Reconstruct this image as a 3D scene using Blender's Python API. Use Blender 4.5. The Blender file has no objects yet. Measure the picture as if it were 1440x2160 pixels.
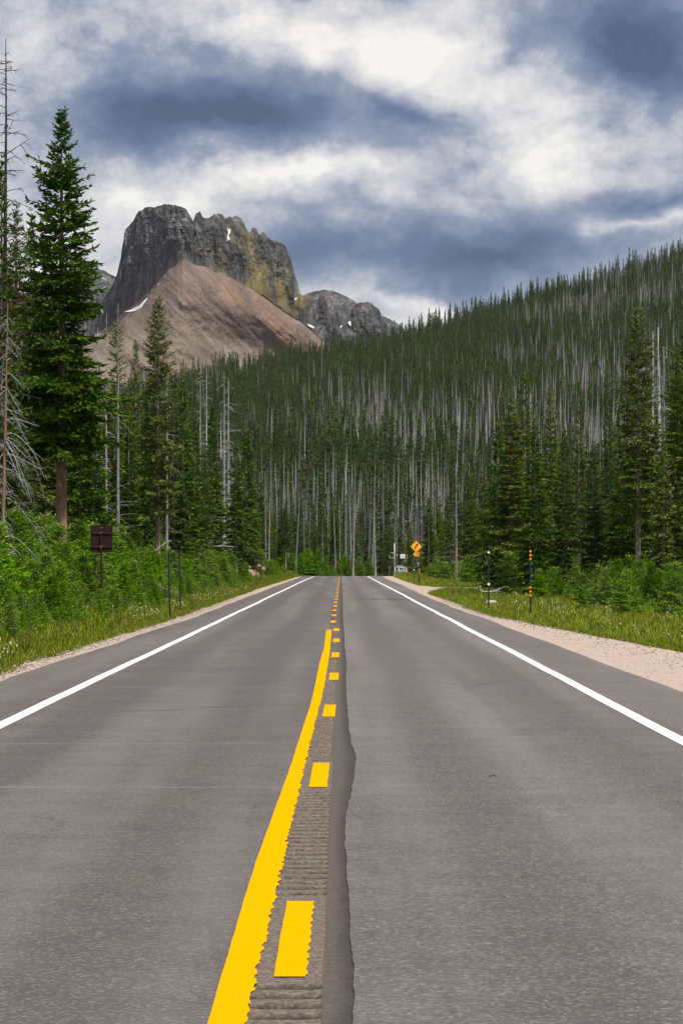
import bpy, math, random
import numpy as np
from mathutils import Vector, Matrix, Euler
from mathutils.bvhtree import BVHTree

# ------------------------------------------------------------------ camera, world, sun, exposure
S = bpy.context.scene
COL = S.collection
F = 6980.0                        # focal length in photograph pixels
HZ = 1187.0                       # image row of the road plane's horizon
CAMZ = 1.8
PITCH = math.atan((HZ - 1080.0) / F)

cam = bpy.data.cameras.new('camera')
cam.sensor_fit = 'VERTICAL'
cam.sensor_height = 36.0
cam.sensor_width = 24.0
cam.lens = F * 36.0 / 2160.0
cam.clip_start = 0.5
cam.clip_end = 40000.0
camo = bpy.data.objects.new('camera', cam)
COL.objects.link(camo)
camo.location = (0, 0, CAMZ)
camo.rotation_euler = (math.pi / 2 + PITCH, 0, 0)
S.camera = camo

SUN_EL, SUN_AZ = math.radians(60), math.radians(146)      # azimuth clockwise from +Y: behind the camera, to the right
sun = bpy.data.lights.new('sun', 'SUN')
sun.energy = 4.3
sun.angle = math.radians(3)
sun.color = (1.0, 0.95, 0.87)
suno = bpy.data.objects.new('sun', sun)
COL.objects.link(suno)
sd = Vector((math.sin(SUN_AZ) * math.cos(SUN_EL), math.cos(SUN_AZ) * math.cos(SUN_EL), math.sin(SUN_EL)))
suno.rotation_euler = sd.to_track_quat('Z', 'Y').to_euler()

S.view_settings.view_transform = 'Standard'
S.view_settings.look = 'None'
S.view_settings.gamma = 1.0
S.view_settings.use_curve_mapping = False
S.view_settings.exposure = 0.36
S.cycles.max_bounces = 6
S.cycles.diffuse_bounces = 3
S.cycles.glossy_bounces = 2
S.cycles.transmission_bounces = 3
S.cycles.volume_bounces = 0
S.cycles.use_denoising = True


class NT:
    """small helper for node trees"""
    def __init__(self, tree):
        self.t = tree
        tree.nodes.clear()

    def n(self, kind, ins=None, **props):
        nd = self.t.nodes.new(kind)
        for k, v in props.items():
            setattr(nd, k, v)
        for k, v in (ins or {}).items():
            sk = nd.inputs[k]
            if isinstance(v, bpy.types.NodeSocket):
                self.t.links.new(v, sk)
            else:
                sk.default_value = v
        return nd

    def math(self, op, a, b=0.0, c=0.0, clamp=False):
        return self.n('ShaderNodeMath', {0: a, 1: b, 2: c}, operation=op, use_clamp=clamp).outputs[0]

    def vmath(self, op, a, b=(0, 0, 0)):
        nd = self.n('ShaderNodeVectorMath', {0: a, 1: b}, operation=op)
        return nd.outputs['Value'] if op in ('DOT_PRODUCT', 'LENGTH') else nd.outputs[0]

    def noise(self, vec, scale, detail=4.0, rough=0.55, dist=0.0, out='Fac'):
        return self.n('ShaderNodeTexNoise', {'Vector': vec, 'Scale': scale, 'Detail': detail, 'Roughness': rough, 'Distortion': dist}).outputs[out]

    def ramp(self, fac, stops, interp='LINEAR'):
        nd = self.n('ShaderNodeValToRGB', {0: fac})
        r = nd.color_ramp
        r.interpolation = interp
        while len(r.elements) < len(stops):
            r.elements.new(0.5)
        for e, (p, c) in zip(r.elements, stops):
            e.position = p
            e.color = (*c, 1.0) if len(c) == 3 else c
        return nd.outputs[0]

    def mix(self, fac, a, b, blend='MIX'):
        nd = self.n('ShaderNodeMix', data_type='RGBA', blend_type=blend)
        for i, v in ((0, fac), (6, a), (7, b)):
            sk = nd.inputs[i]
            if isinstance(v, bpy.types.NodeSocket):
                self.t.links.new(v, sk)
            elif i == 0:
                sk.default_value = v
            else:
                sk.default_value = (*v, 1.0) if len(v) == 3 else v
        return nd.outputs[2]

    def mapr(self, v, a, b, c=0.0, d=1.0, smooth=False):
        nd = self.n('ShaderNodeMapRange', {0: v, 1: a, 2: b, 3: c, 4: d})
        nd.interpolation_type = 'SMOOTHSTEP' if smooth else 'LINEAR'
        return nd.outputs[0]


def build_world():
    w = bpy.data.worlds.new('World')
    S.world = w
    w.use_nodes = True
    N = NT(w.node_tree)
    d = N.n('ShaderNodeTexCoord').outputs['Generated']
    sky = N.n('ShaderNodeTexSky', sky_type='NISHITA', sun_disc=False, sun_elevation=SUN_EL, sun_rotation=SUN_AZ, altitude=3000.0)
    b1 = N.n('ShaderNodeBackground', {'Color': sky.outputs[0], 'Strength': 0.08})
    sep = N.n('ShaderNodeSeparateXYZ', {0: d})
    az = N.math('ARCTAN2', sep.outputs[0], sep.outputs[1])
    el = N.math('ARCSINE', sep.outputs[2])
    # P: azimuth and elevation in thousandths of 1/6.98 rad (about 8.2 degrees per unit)
    P = N.n('ShaderNodeCombineXYZ', {0: N.math('MULTIPLY', az, 6.98), 1: N.math('MULTIPLY', el, 6.98), 2: 0.0}).outputs[0]
    flat = N.vmath('MULTIPLY', d, (1.0, 1.0, 1.35))
    warp = N.noise(flat, 17.0, 7.0, 0.6, 0.0, 'Color')
    wv = N.vmath('MULTIPLY', N.vmath('SUBTRACT', warp, (0.5, 0.5, 0.5)), (0.42, 0.26, 0.0))
    Q = N.vmath('ADD', P, wv)
    big = N.noise(flat, 5.0, 3.0, 0.5)
    fine = N.noise(N.vmath('ADD', flat, (3.1, 0.7, 1.9)), 15.0, 9.0, 0.57, 0.0)
    puff = N.noise(N.vmath('ADD', flat, (1.1, 5.7, 2.9)), 34.0, 10.0, 0.66, 0.0)
    blobs = [  # photo px, py, half width, half height, rotation, gain   (cloud masses and breaks by bearing and elevation)
        (500, 270, 640, 150, -4, -0.80), (250, 240, 380, 190, 10, -0.36), (860, 255, 300, 110, -18, -0.48), (60, 330, 260, 160, 0, -0.12),
        (1320, 130, 340, 190, -20, -1.05), (1040, 105, 150, 85, 10, -0.42), (1440, 60, 200, 160, 0, -0.3),
        (1000, 535, 640, 130, 3, -0.80), (1360, 445, 300, 70, 8, -0.30), (650, 530, 320, 120, 0, -0.36), (200, 520, 240, 70, 0, -0.15), (940, 420, 300, 70, 0, -0.22),
        (740, 120, 430, 170, -10, 0.45), (560, 60, 400, 110, 0, 0.12), (1180, 300, 260, 190, 30, 0.34), (1050, 340, 320, 60, -10, 0.22),
        (610, 385, 230, 42, 3, 0.75), (340, 420, 240, 42, 3, 0.30), (1330, 490, 220, 40, 0, 0.50), (890, 650, 170, 30, -2, 0.55), (150, 30, 300, 110, 0, 0.05),
        (1420, 260, 240, 90, 10, 0.25), (460, 40, 60, 50, 0, -0.25), (620, 20, 70, 40, 0, -0.3), (760, 5, 110, 40, 0, -0.35),
    ]
    cell = N.n('ShaderNodeTexVoronoi', {'Vector': N.vmath('ADD', flat, N.vmath('MULTIPLY', N.vmath('SUBTRACT', warp, (0.5, 0.5, 0.5)), (0.03, 0.03, 0.03))), 'Scale': 36.0, 'Detail': 4.0, 'Roughness': 0.62, 'Lacunarity': 2.1}, feature='F1', normalize=True).outputs['Distance']
    acc = None
    for px, py, sx, sy, rot, g in blobs:
        m = N.n('ShaderNodeMapping', {'Vector': Q, 'Location': ((px - 720) / 1000, (HZ - py) / 1000, 0), 'Rotation': (0, 0, math.radians(rot)),
                                      'Scale': (sx / 1000 * 1.25, sy / 1000 * 1.25, 1.0)}, vector_type='TEXTURE')
        gq = N.n('ShaderNodeTexGradient', {'Vector': m.outputs[0]}, gradient_type='QUADRATIC_SPHERE').outputs['Fac']
        acc = N.math('MULTIPLY_ADD', gq, g, acc if acc is not None else 0.0)
    v = N.math('ADD', acc, N.math('MULTIPLY_ADD', fine, 1.1, 0.06))
    v = N.math('MULTIPLY_ADD', N.math('SUBTRACT', puff, 0.5), N.mapr(v, 0.1, 0.7, 0.3, 0.9), N.math('MULTIPLY_ADD', v, 0.95, 0.05))
    v = N.math('MULTIPLY_ADD', N.math('SUBTRACT', 0.33, cell), N.mapr(v, 0.15, 0.65, 0.35, 1.5), v)
    v = N.math('MULTIPLY_ADD', v, 0.88, 0.03)
    v = N.math('ADD', v, N.math('MULTIPLY_ADD', big, 0.5, -0.25))
    c = N.ramp(v, [(0.0, (0.080, 0.116, 0.215)), (0.2, (0.145, 0.198, 0.335)), (0.42, (0.32, 0.37, 0.485)), (0.58, (0.60, 0.61, 0.67)), (0.78, (0.86, 0.835, 0.835)), (1.0, (1.10, 1.07, 1.01))])
    b2 = N.n('ShaderNodeBackground', {'Color': c, 'Strength': 0.70})
    mx = N.n('ShaderNodeMixShader', {0: 0.93, 1: b1.outputs[0], 2: b2.outputs[0]})
    N.n('ShaderNodeOutputWorld', {0: mx.outputs[0]})
    w.cycles.sampling_method = 'MANUAL'
    w.cycles.sample_map_resolution = 512


build_world()

# ------------------------------------------------------------------ helpers
RNG = np.random.default_rng(11)


def ray(px, py):
    """world direction through a photograph pixel, normalised to unit depth along Y"""
    cx, cz = (px - 720.0) / F, -(py - 1080.0) / F
    c, s = math.cos(PITCH), math.sin(PITCH)
    d = Vector((cx, c - s * cz, s + c * cz))
    return d / d.y


def at(px, py, Y):
    d = ray(px, py)
    return Vector((d.x * Y, Y, CAMZ + d.z * Y))


def zat(py, Y):
    return at(720, py, Y).z


def sstep(a, b, x):
    t = np.clip((np.asarray(x, float) - a) / (b - a), 0, 1)
    return t * t * (3 - 2 * t)


_P = np.random.default_rng(5).random((256, 256))


def vnoise(x, y):
    x = np.asarray(x, float); y = np.asarray(y, float)
    xi = np.floor(x).astype(int); yi = np.floor(y).astype(int)
    fx = x - xi; fy = y - yi
    fx = fx * fx * (3 - 2 * fx); fy = fy * fy * (3 - 2 * fy)
    a = _P[xi & 255, yi & 255]; b = _P[(xi + 1) & 255, yi & 255]
    c = _P[xi & 255, (yi + 1) & 255]; d = _P[(xi + 1) & 255, (yi + 1) & 255]
    return (a * (1 - fx) + b * fx) * (1 - fy) + (c * (1 - fx) + d * fx) * fy


def fbm(x, y, o=4, g=0.5):
    s = 0; a = 1; t = 0
    for i in range(o):
        s = s + a * vnoise(x * 2 ** i + 17.3 * i, y * 2 ** i + 5.1 * i); t += a; a *= g
    return s / t


def ridged(x, y, o=4, g=0.5):
    s = 0; a = 1; t = 0
    for i in range(o):
        s = s + a * (1 - np.abs(2 * vnoise(x * 2 ** i + 9.7 * i, y * 2 ** i + 3.3 * i) - 1)); t += a; a *= g
    return s / t


def mesh_np(name, V, quads=None, tris=None, smooth=False, mats=(), attrs=None, qm=None, tm=None):
    me = bpy.data.meshes.new(name)
    V = np.asarray(V, np.float32).reshape(-1, 3)
    Q = np.zeros((0, 4), np.int32) if quads is None or len(quads) == 0 else np.asarray(quads, np.int32)
    T = np.zeros((0, 3), np.int32) if tris is None or len(tris) == 0 else np.asarray(tris, np.int32)
    me.vertices.add(len(V)); me.vertices.foreach_set('co', V.ravel())
    li = np.concatenate([Q.ravel(), T.ravel()])
    me.loops.add(len(li)); me.loops.foreach_set('vertex_index', li)
    me.polygons.add(len(Q) + len(T))
    st = np.concatenate([np.arange(len(Q)) * 4, len(Q) * 4 + np.arange(len(T)) * 3])
    me.polygons.foreach_set('loop_start', st.astype(np.int32))
    for m in mats:
        me.materials.append(m)
    if qm is not None or tm is not None:
        mi = np.concatenate([np.zeros(len(Q)) if qm is None else qm, np.zeros(len(T)) if tm is None else tm]).astype(np.int32)
        me.polygons.foreach_set('material_index', mi)
    me.polygons.foreach_set('use_smooth', np.full(len(Q) + len(T), smooth))
    for k, a in (attrs or {}).items():
        at_ = me.attributes.new(k, 'FLOAT', 'POINT')
        at_.data.foreach_set('value', np.asarray(a, np.float32))
    me.update(calc_edges=True)
    me.validate()
    return me


class MB:
    """collects tubes, boxes and polygons and links them as one mesh"""
    def __init__(self):
        self.V = []; self.Q = []; self.T = []; self.n = 0

    def add(self, V, Q=None, T=None):
        V = np.asarray(V, float).reshape(-1, 3)
        self.V.append(V)
        if Q is not None and len(Q):
            self.Q.append(np.asarray(Q, int) + self.n)
        if T is not None and len(T):
            self.T.append(np.asarray(T, int) + self.n)
        self.n += len(V)
        return self

    def tube(self, pts, rad, n=6, cap=True):
        pts = np.asarray(pts, float); m = len(pts)
        rad = np.broadcast_to(np.asarray(rad, float), (m,))
        tg = np.gradient(pts, axis=0); tg /= np.linalg.norm(tg, axis=1)[:, None] + 1e-9
        ref = np.array([0, 0, 1.0]) if abs(tg[0][2]) < 0.8 else np.array([0, 1.0, 0])
        a = np.cross(tg, ref); a /= np.linalg.norm(a, axis=1)[:, None] + 1e-9
        b = np.cross(tg, a)
        th = np.arange(n) * 2 * math.pi / n
        V = pts[:, None, :] + rad[:, None, None] * (np.cos(th)[None, :, None] * a[:, None, :] + np.sin(th)[None, :, None] * b[:, None, :])
        i = np.arange(m - 1)[:, None] * n; j = np.arange(n)[None, :]; k = (j + 1) % n
        Q = np.stack([i + j, i + k, i + n + k, i + n + j], -1).reshape(-1, 4)
        T = None
        VV = V.reshape(-1, 3)
        if cap:
            VV = np.vstack([VV, pts[0], pts[-1]])
            c0, c1 = m * n, m * n + 1
            jj = np.arange(n); kk = (jj + 1) % n
            T = np.vstack([np.stack([np.full(n, c0), kk, jj], 1), np.stack([np.full(n, c1), (m - 1) * n + jj, (m - 1) * n + kk], 1)])
        return self.add(VV, Q, T)

    def box(self, c, s, bev=0.0, M=None):
        x, y, z = np.asarray(s, float) / 2
        b = min(bev, x * .9, y * .9, z * .9)
        V = []
        if b <= 0:
            V = [(sx * x, sy * y, sz * z) for sx in (-1, 1) for sy in (-1, 1) for sz in (-1, 1)]
            Q = [(0, 1, 3, 2), (4, 6, 7, 5), (0, 4, 5, 1), (2, 3, 7, 6), (0, 2, 6, 4), (1, 5, 7, 3)]
            V = np.array(V)
            T = None
        else:
            bm = __import__('bmesh').new()
            __import__('bmesh').ops.create_cube(bm, size=1.0)
            for v in bm.verts:
                v.co = Vector((v.co.x * 2 * x, v.co.y * 2 * y, v.co.z * 2 * z))
            __import__('bmesh').ops.bevel(bm, geom=bm.edges[:], offset=b, segments=1, affect='EDGES')
            bm.verts.index_update()
            V = np.array([v.co[:] for v in bm.verts])
            Q = [[v.index for v in f.verts] for f in bm.faces if len(f.verts) == 4]
            T = [[v.index for v in f.verts] for f in bm.faces if len(f.verts) == 3]
            bm.free()
        if M is not None:
            V = V @ np.array(M)[:3, :3].T
        return self.add(V + np.asarray(c, float), Q, T)

    def prism(self, poly, y0, y1):
        """polygon in XZ (list of (x, z)), star-shaped about its mean, extruded along Y"""
        p = np.asarray(poly, float); n = len(p); c = p.mean(0)
        V = [(x, y0, z) for x, z in p] + [(x, y1, z) for x, z in p] + [(c[0], y0, c[1]), (c[0], y1, c[1])]
        Q = [(i, (i + 1) % n, n + (i + 1) % n, n + i) for i in range(n)]
        T = [(2 * n, (i + 1) % n, i) for i in range(n)] + [(2 * n + 1, n + i, n + (i + 1) % n) for i in range(n)]
        return self.add(V, Q, T)

    def mesh(self, name, mat, smooth=False):
        V = np.vstack(self.V)
        return mesh_np(name, V, np.vstack(self.Q) if self.Q else None, np.vstack(self.T) if self.T else None, smooth, [mat])

    def build(self, name, mat, parent=None, smooth=False, loc=None):
        return link(name, self.mesh(name, mat, smooth), parent, loc)


def link(name, data, parent=None, loc=None, rot=None, scale=None):
    o = bpy.data.objects.new(name, data)
    COL.objects.link(o)
    if parent is not None:
        o.parent = parent
    if loc is not None:
        o.location = loc
    if rot is not None:
        o.rotation_euler = rot
    if scale is not None:
        o.scale = (scale,) * 3 if np.isscalar(scale) else scale
    return o


def tag(o, label=None, cat=None, group=None, kind=None):
    for k, v in (('label', label), ('category', cat), ('group', group), ('kind', kind)):
        if v:
            o[k] = v
    return o


def material(name, fn, rough=0.8):
    m = bpy.data.materials.new(name)
    m.use_nodes = True
    N = NT(m.node_tree)
    out = N.n('ShaderNodeOutputMaterial')
    sh = fn(N)
    m.node_tree.links.new(sh, out.inputs[0])
    return m


def principled(N, col, rough=0.8, bump=None, bs=0.3, bd=0.02, metal=0.0, spec=0.3):
    ins = {'Roughness': rough, 'Metallic': metal, 'Specular IOR Level': spec}
    if bump is not None:
        ins['Normal'] = N.n('ShaderNodeBump', {'Height': bump, 'Strength': bs, 'Distance': bd}).outputs[0]
    p = N.n('ShaderNodeBsdfPrincipled', ins)
    if isinstance(col, bpy.types.NodeSocket):
        N.t.links.new(col, p.inputs['Base Color'])
    else:
        p.inputs['Base Color'].default_value = (*col, 1)
    return p.outputs[0]


def pos(N):
    return N.n('ShaderNodeNewGeometry').outputs['Position']


def objco(N):
    return N.n('ShaderNodeTexCoord').outputs['Object']


# ------------------------------------------------------------------ materials
def m_asphalt(name, base, dark, speck=0.5, streak=0.35, warm=0.0):
    def fn(N):
        p = pos(N)
        sp_ = N.n('ShaderNodeSeparateXYZ', {0: p})
        wv_ = N.math('ADD', sp_.outputs[0], N.math('MULTIPLY_ADD', N.noise(N.vmath('MULTIPLY', p, (0.0, 0.02, 0)), 1.0, 2, 0.5), 0.5, -0.25))
        wheel = None
        for xc in (-2.95, -1.25, 0.95, 2.6):
            b_ = N.mapr(N.math('ABSOLUTE', N.math('SUBTRACT', wv_, xc)), 0.10, 0.55, 1.0, 0.0, True)
            wheel = b_ if wheel is None else N.math('MAXIMUM', wheel, b_)
        seam = None
        for yc, wd_ in ((26.6, .05), (33.0, .07), (40.9, .05), (43.8, .08), (47.9, .07), (58.0, .1), (70.0, .12), (93.0, .2)):
            e_ = N.math('ADD', N.math('SUBTRACT', sp_.outputs[1], yc), N.math('MULTIPLY_ADD', N.noise(p, 0.6, 3, 0.6), 0.5, -0.25))
            b_ = N.mapr(N.math('ABSOLUTE', e_), wd_ * .3, wd_, 1.0, 0.0, True)
            seam = b_ if seam is None else N.math('MAXIMUM', seam, b_)
        seam = N.math('MULTIPLY', seam, N.mapr(N.noise(N.vmath('MULTIPLY', p, (0.9, 3.0, 0)), 1.0, 4, 0.65), 0.42, 0.62))
        seam = N.math('MULTIPLY', seam, N.mapr(sp_.outputs[0], 0.4, -0.8, 0.15, 1.0))
        n1 = N.noise(p, 0.35, 5, 0.6)
        lng = N.noise(N.vmath('MULTIPLY', p, (2.6, 0.05, 1)), 1.0, 4, 0.55)
        lng2 = N.noise(N.vmath('MULTIPLY', p, (0.7, 0.02, 1)), 1.0, 3, 0.5)
        scr = N.noise(N.vmath('MULTIPLY', N.vmath('ADD', p, (3.3, 0.35, 0)), (0.16, 5.0, 1)), 1.0, 2, 0.5)
        grain = N.noise(p, 60.0, 4, 0.75)
        gr2 = N.noise(p, 17.0, 4, 0.75)
        blot = N.noise(p, 1.3, 6, 0.68)
        peb = N.n('ShaderNodeTexVoronoi', {'Vector': p, 'Scale': 55.0}).outputs['Color']
        c = N.mix(N.mapr(n1, 0.32, 0.68), dark, base)
        c = N.mix(N.math('MULTIPLY', N.mapr(lng, 0.42, 0.66), streak), c, tuple(x * 0.62 for x in base))
        c = N.mix(N.math('MULTIPLY', N.mapr(lng2, 0.45, 0.62), 0.6), c, tuple(x * 1.4 for x in base))
        c = N.mix(N.math('MULTIPLY', N.mapr(scr, 0.70, 0.76), 0.22), c, tuple(min(1, x * 1.7) for x in base))
        c = N.mix(N.math('MULTIPLY', wheel, 0.75), c, tuple(x * 0.60 for x in base))
        cv_ = N.n('ShaderNodeTexVoronoi', {'Vector': N.vmath('ADD', N.vmath('MULTIPLY', p, (1.0, 0.22, 0)), N.vmath('MULTIPLY', N.noise(p, 0.9, 5, 0.65, 0, 'Color'), (0.9, 0.5, 0))), 'Scale': 0.42}, feature='DISTANCE_TO_EDGE').outputs['Distance']
        ckm = N.math('MULTIPLY', N.mapr(cv_, 0.003, 0.012, 1.0, 0.0), N.mapr(N.noise(p, 0.16, 3, 0.6), 0.50, 0.62))
        c = N.mix(N.math('MULTIPLY', ckm, 0.55), c, tuple(x * 0.35 for x in base))
        c = N.mix(N.math('MULTIPLY', seam, 0.5), c, (0.30, 0.28, 0.265))
        g = N.math('MULTIPLY', N.mapr(grain, 0.3, 0.7, 1 - speck * 0.5, 1 + speck * 0.5), N.math('MULTIPLY', N.mapr(gr2, 0.3, 0.7, 0.76, 1.24), N.mapr(blot, 0.3, 0.7, 0.84, 1.14)))
        c = N.mix(1.0, c, N.n('ShaderNodeCombineColor', {0: g, 1: g, 2: g}).outputs[0], 'MULTIPLY')
        pv = N.math('GREATER_THAN', N.n('ShaderNodeSeparateColor', {0: peb}).outputs[0], 0.87)
        c = N.mix(N.math('MULTIPLY', pv, 0.5), c, tuple(min(1, x * 2.2) for x in base))
        return principled(N, c, 0.6, N.noise(p, 90.0, 3, 0.7), 0.5, 0.006, spec=0.3)
    return material(name, fn)


M = {}
M['asphalt'] = m_asphalt('asphalt', (0.097, 0.084, 0.076), (0.066, 0.057, 0.052), 1.1, 0.6)
M['asphalt_light'] = m_asphalt('asphalt_light', (0.112, 0.097, 0.088), (0.082, 0.071, 0.065), 1.1, 0.5)
M['asphalt_dark'] = m_asphalt('asphalt_dark', (0.068, 0.058, 0.053), (0.050, 0.043, 0.040), 0.9, 0.4)


def f_rumble(N):
    p = pos(N)
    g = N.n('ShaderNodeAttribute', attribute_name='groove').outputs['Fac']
    st = N.n('ShaderNodeTexVoronoi', {'Vector': N.vmath('MULTIPLY', p, (1, 0.6, 1)), 'Scale': 75.0})
    n = N.noise(p, 22.0, 5, 0.75)
    c = N.ramp(n, [(0.3, (0.06, 0.049, 0.041)), (0.5, (0.12, 0.10, 0.084)), (0.72, (0.21, 0.175, 0.148))])
    sv = N.math('GREATER_THAN', N.n('ShaderNodeSeparateColor', {0: st.outputs['Color']}).outputs[0], 0.80)
    c = N.mix(N.math('MULTIPLY', sv, 0.5), c, (0.24, 0.20, 0.165))
    # shade in the milled grooves, painted into the colour as near black
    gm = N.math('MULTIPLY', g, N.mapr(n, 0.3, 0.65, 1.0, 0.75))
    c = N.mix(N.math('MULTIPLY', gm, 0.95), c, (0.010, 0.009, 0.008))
    return principled(N, c, 0.9, n, 0.8, 0.012, spec=0.06)


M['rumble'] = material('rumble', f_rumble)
M['seal'] = m_asphalt('seal', (0.07, 0.066, 0.066), (0.058, 0.054, 0.055), 0.4, 0.2)


def f_band(N):
    p = pos(N)
    e = N.n('ShaderNodeAttribute', attribute_name='edge').outputs['Fac']
    n = N.noise(N.vmath('MULTIPLY', p, (3.0, 0.6, 1)), 1.0, 6, 0.7)
    g = N.noise(p, 60.0, 4, 0.75)
    f = N.mapr(N.math('MULTIPLY_ADD', n, 0.7, N.math('MULTIPLY_ADD', e, 0.95, -0.42)), 0.1, 0.85, 0.0, 1.0, True)
    c = N.mix(f, (0.078, 0.065, 0.057), (0.040, 0.033, 0.030))
    k = N.math('MULTIPLY', N.mapr(g, 0.3, 0.7, 0.45, 1.55), N.mapr(N.noise(p, 14.0, 5, 0.7), 0.3, 0.7, 0.75, 1.25))
    c = N.mix(1.0, c, N.n('ShaderNodeCombineColor', {0: k, 1: k, 2: k}).outputs[0], 'MULTIPLY')
    return principled(N, c, 0.7, g, 0.5, 0.006, spec=0.2)


M['band'] = material('sealed_asphalt', f_band)


def m_paint(name, col, wear):
    def fn(N):
        p = pos(N)
        n = N.noise(p, 9.0, 6, 0.7)
        g = N.noise(p, 60.0, 3, 0.7)
        c = N.mix(N.math('MULTIPLY', N.mapr(g, 0.55, 0.8), wear), col, tuple(x * 0.55 for x in col))
        c = N.mix(N.math('MULTIPLY', N.mapr(n, 0.6, 0.75), wear), c, (0.25, 0.21, 0.15))
        return principled(N, c, 0.95, g, 0.5, 0.004, spec=0.0)
    return material(name, fn)


M['yellow'] = m_paint('yellow_paint', (0.80, 0.318, 0.001), 0.35)
M['white'] = m_paint('white_paint', (0.62, 0.615, 0.605), 0.4)


def f_gravel(N):
    p = pos(N)
    v = N.n('ShaderNodeTexVoronoi', {'Vector': p, 'Scale': 20.0})
    n = N.noise(p, 0.8, 5, 0.6)
    tr = N.noise(N.vmath('MULTIPLY', p, (0.25, 2.2, 1)), 1.0, 4, 0.6)
    c = N.ramp(v.outputs['Color'], [(0.0, (0.19, 0.148, 0.122)), (0.5, (0.36, 0.285, 0.24)), (1.0, (0.52, 0.43, 0.37))])
    c = N.mix(N.mapr(n, 0.35, 0.7), c, (0.40, 0.315, 0.265))
    c = N.mix(N.math('MULTIPLY', N.mapr(tr, 0.58, 0.72), 0.45), c, (0.2, 0.155, 0.13))
    return principled(N, c, 0.95, v.outputs['Distance'], 0.9, 0.02, spec=0.1)


M['gravel'] = material('gravel', f_gravel)


def f_ground(N):
    p = pos(N)
    sep = N.n('ShaderNodeSeparateXYZ', {0: p})
    n1 = N.noise(p, 0.25, 6, 0.65)
    n2 = N.noise(p, 2.4, 5, 0.7)
    g = N.ramp(n2, [(0.25, (0.018, 0.035, 0.008)), (0.55, (0.04, 0.068, 0.013)), (0.8, (0.09, 0.10, 0.028))])
    b = N.ramp(n2, [(0.25, (0.014, 0.014, 0.010)), (0.55, (0.032, 0.030, 0.020)), (0.8, (0.06, 0.052, 0.038))])
    far = N.mapr(sep.outputs[1], 480.0, 560.0)
    f = N.math('ADD', N.mapr(n1, 0.4, 0.62, 0.0, 0.6), far, clamp=True)
    return principled(N, N.mix(f, g, b), 0.95, n2, 0.8, 0.1, spec=0.05)


M['ground'] = material('ground', f_ground)


def m_foliage(name, a, b, tip, trans=0.22):
    def fn(N):
        gi = N.n('ShaderNodeNewGeometry').outputs['Random Per Island']
        oi = N.n('ShaderNodeObjectInfo').outputs['Random']
        c = N.mix(N.mapr(gi, 0.0, 0.85), a, b)
        c = N.mix(N.mapr(gi, 0.86, 1.0, 0.0, 0.8), c, tip)
        h = N.n('ShaderNodeHueSaturation', {'Hue': N.mapr(oi, 0, 1, 0.485, 0.512), 'Saturation': N.mapr(oi, 0, 1, 0.85, 1.08),
                                            'Value': N.mapr(N.math('FRACT', N.math('MULTIPLY', oi, 7.31)), 0, 1, 0.72, 1.25), 'Color': c}).outputs[0]
        d = principled(N, h, 0.6, spec=0.1)
        t = N.n('ShaderNodeBsdfTranslucent', {0: h}).outputs[0]
        return N.n('ShaderNodeMixShader', {0: trans, 1: d, 2: t}).outputs[0]
    return material(name, fn)


M['needles'] = m_foliage('spruce_needles', (0.026, 0.056, 0.004), (0.066, 0.120, 0.009), (0.17, 0.22, 0.02))
M['needles_olive'] = m_foliage('olive_needles', (0.046, 0.078, 0.006), (0.122, 0.168, 0.012), (0.26, 0.30, 0.022))
M['needles_far'] = m_foliage('distant_needles', (0.030, 0.060, 0.014), (0.076, 0.122, 0.026), (0.15, 0.20, 0.04), 0.22)
M['needles_young'] = m_foliage('young_needles', (0.060, 0.132, 0.006), (0.160, 0.290, 0.014), (0.32, 0.46, 0.04), 0.35)
M['grass'] = m_foliage('grass_blades', (0.082, 0.142, 0.004), (0.19, 0.24, 0.007), (0.38, 0.37, 0.05), 0.3)
M['shrub'] = m_foliage('shrub_leaves', (0.063, 0.140, 0.006), (0.165, 0.290, 0.014), (0.31, 0.44, 0.04), 0.35)


def m_bark(name, a, b, c3, sc=3.0, lo=0.75):
    def fn(N):
        p = objco(N)
        q = N.vmath('MULTIPLY', p, (1, 1, 0.35))
        n = N.noise(q, sc * 3, 6, 0.7)
        n2 = N.noise(p, 0.7, 4, 0.6)
        oi = N.n('ShaderNodeObjectInfo').outputs['Random']
        c = N.ramp(n, [(0.3, a), (0.55, b), (0.75, c3)])
        c = N.mix(N.math('MULTIPLY', N.mapr(n2, 0.45, 0.65), 0.5), c, a)
        c = N.n('ShaderNodeHueSaturation', {'Value': N.mapr(oi, 0, 1, lo, 1.25), 'Color': c}).outputs[0]
        return principled(N, c, 0.9, n, 0.9, 0.03, spec=0.1)
    return material(name, fn)


M['bark_red'] = m_bark('red_brown_bark', (0.12, 0.062, 0.040), (0.30, 0.175, 0.115), (0.44, 0.31, 0.235))
M['bark_grey'] = m_bark('grey_bark', (0.14, 0.108, 0.086), (0.33, 0.27, 0.225), (0.48, 0.42, 0.37))
M['dead'] = m_bark('weathered_dead_wood', (0.18, 0.172, 0.172), (0.40, 0.388, 0.39), (0.58, 0.565, 0.56), lo=0.4)
M['dead_grey'] = m_bark('grey_dead_wood', (0.12, 0.115, 0.115), (0.26, 0.25, 0.25), (0.40, 0.39, 0.385), lo=0.45)
M['dead_dark'] = m_bark('dark_dead_wood', (0.035, 0.028, 0.026), (0.075, 0.062, 0.056), (0.14, 0.12, 0.11))


def m_plain(name, col, rough=0.6, metal=0.0, var=0.25, spec=0.4):
    def fn(N):
        n = N.noise(objco(N), 14.0, 5, 0.65)
        c = N.mix(N.mapr(n, 0.3, 0.7), tuple(x * (1 - var) for x in col), tuple(min(1, x * (1 + var)) for x in col))
        return principled(N, c, rough, n, 0.15, 0.004, metal, spec)
    return material(name, fn)


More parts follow.
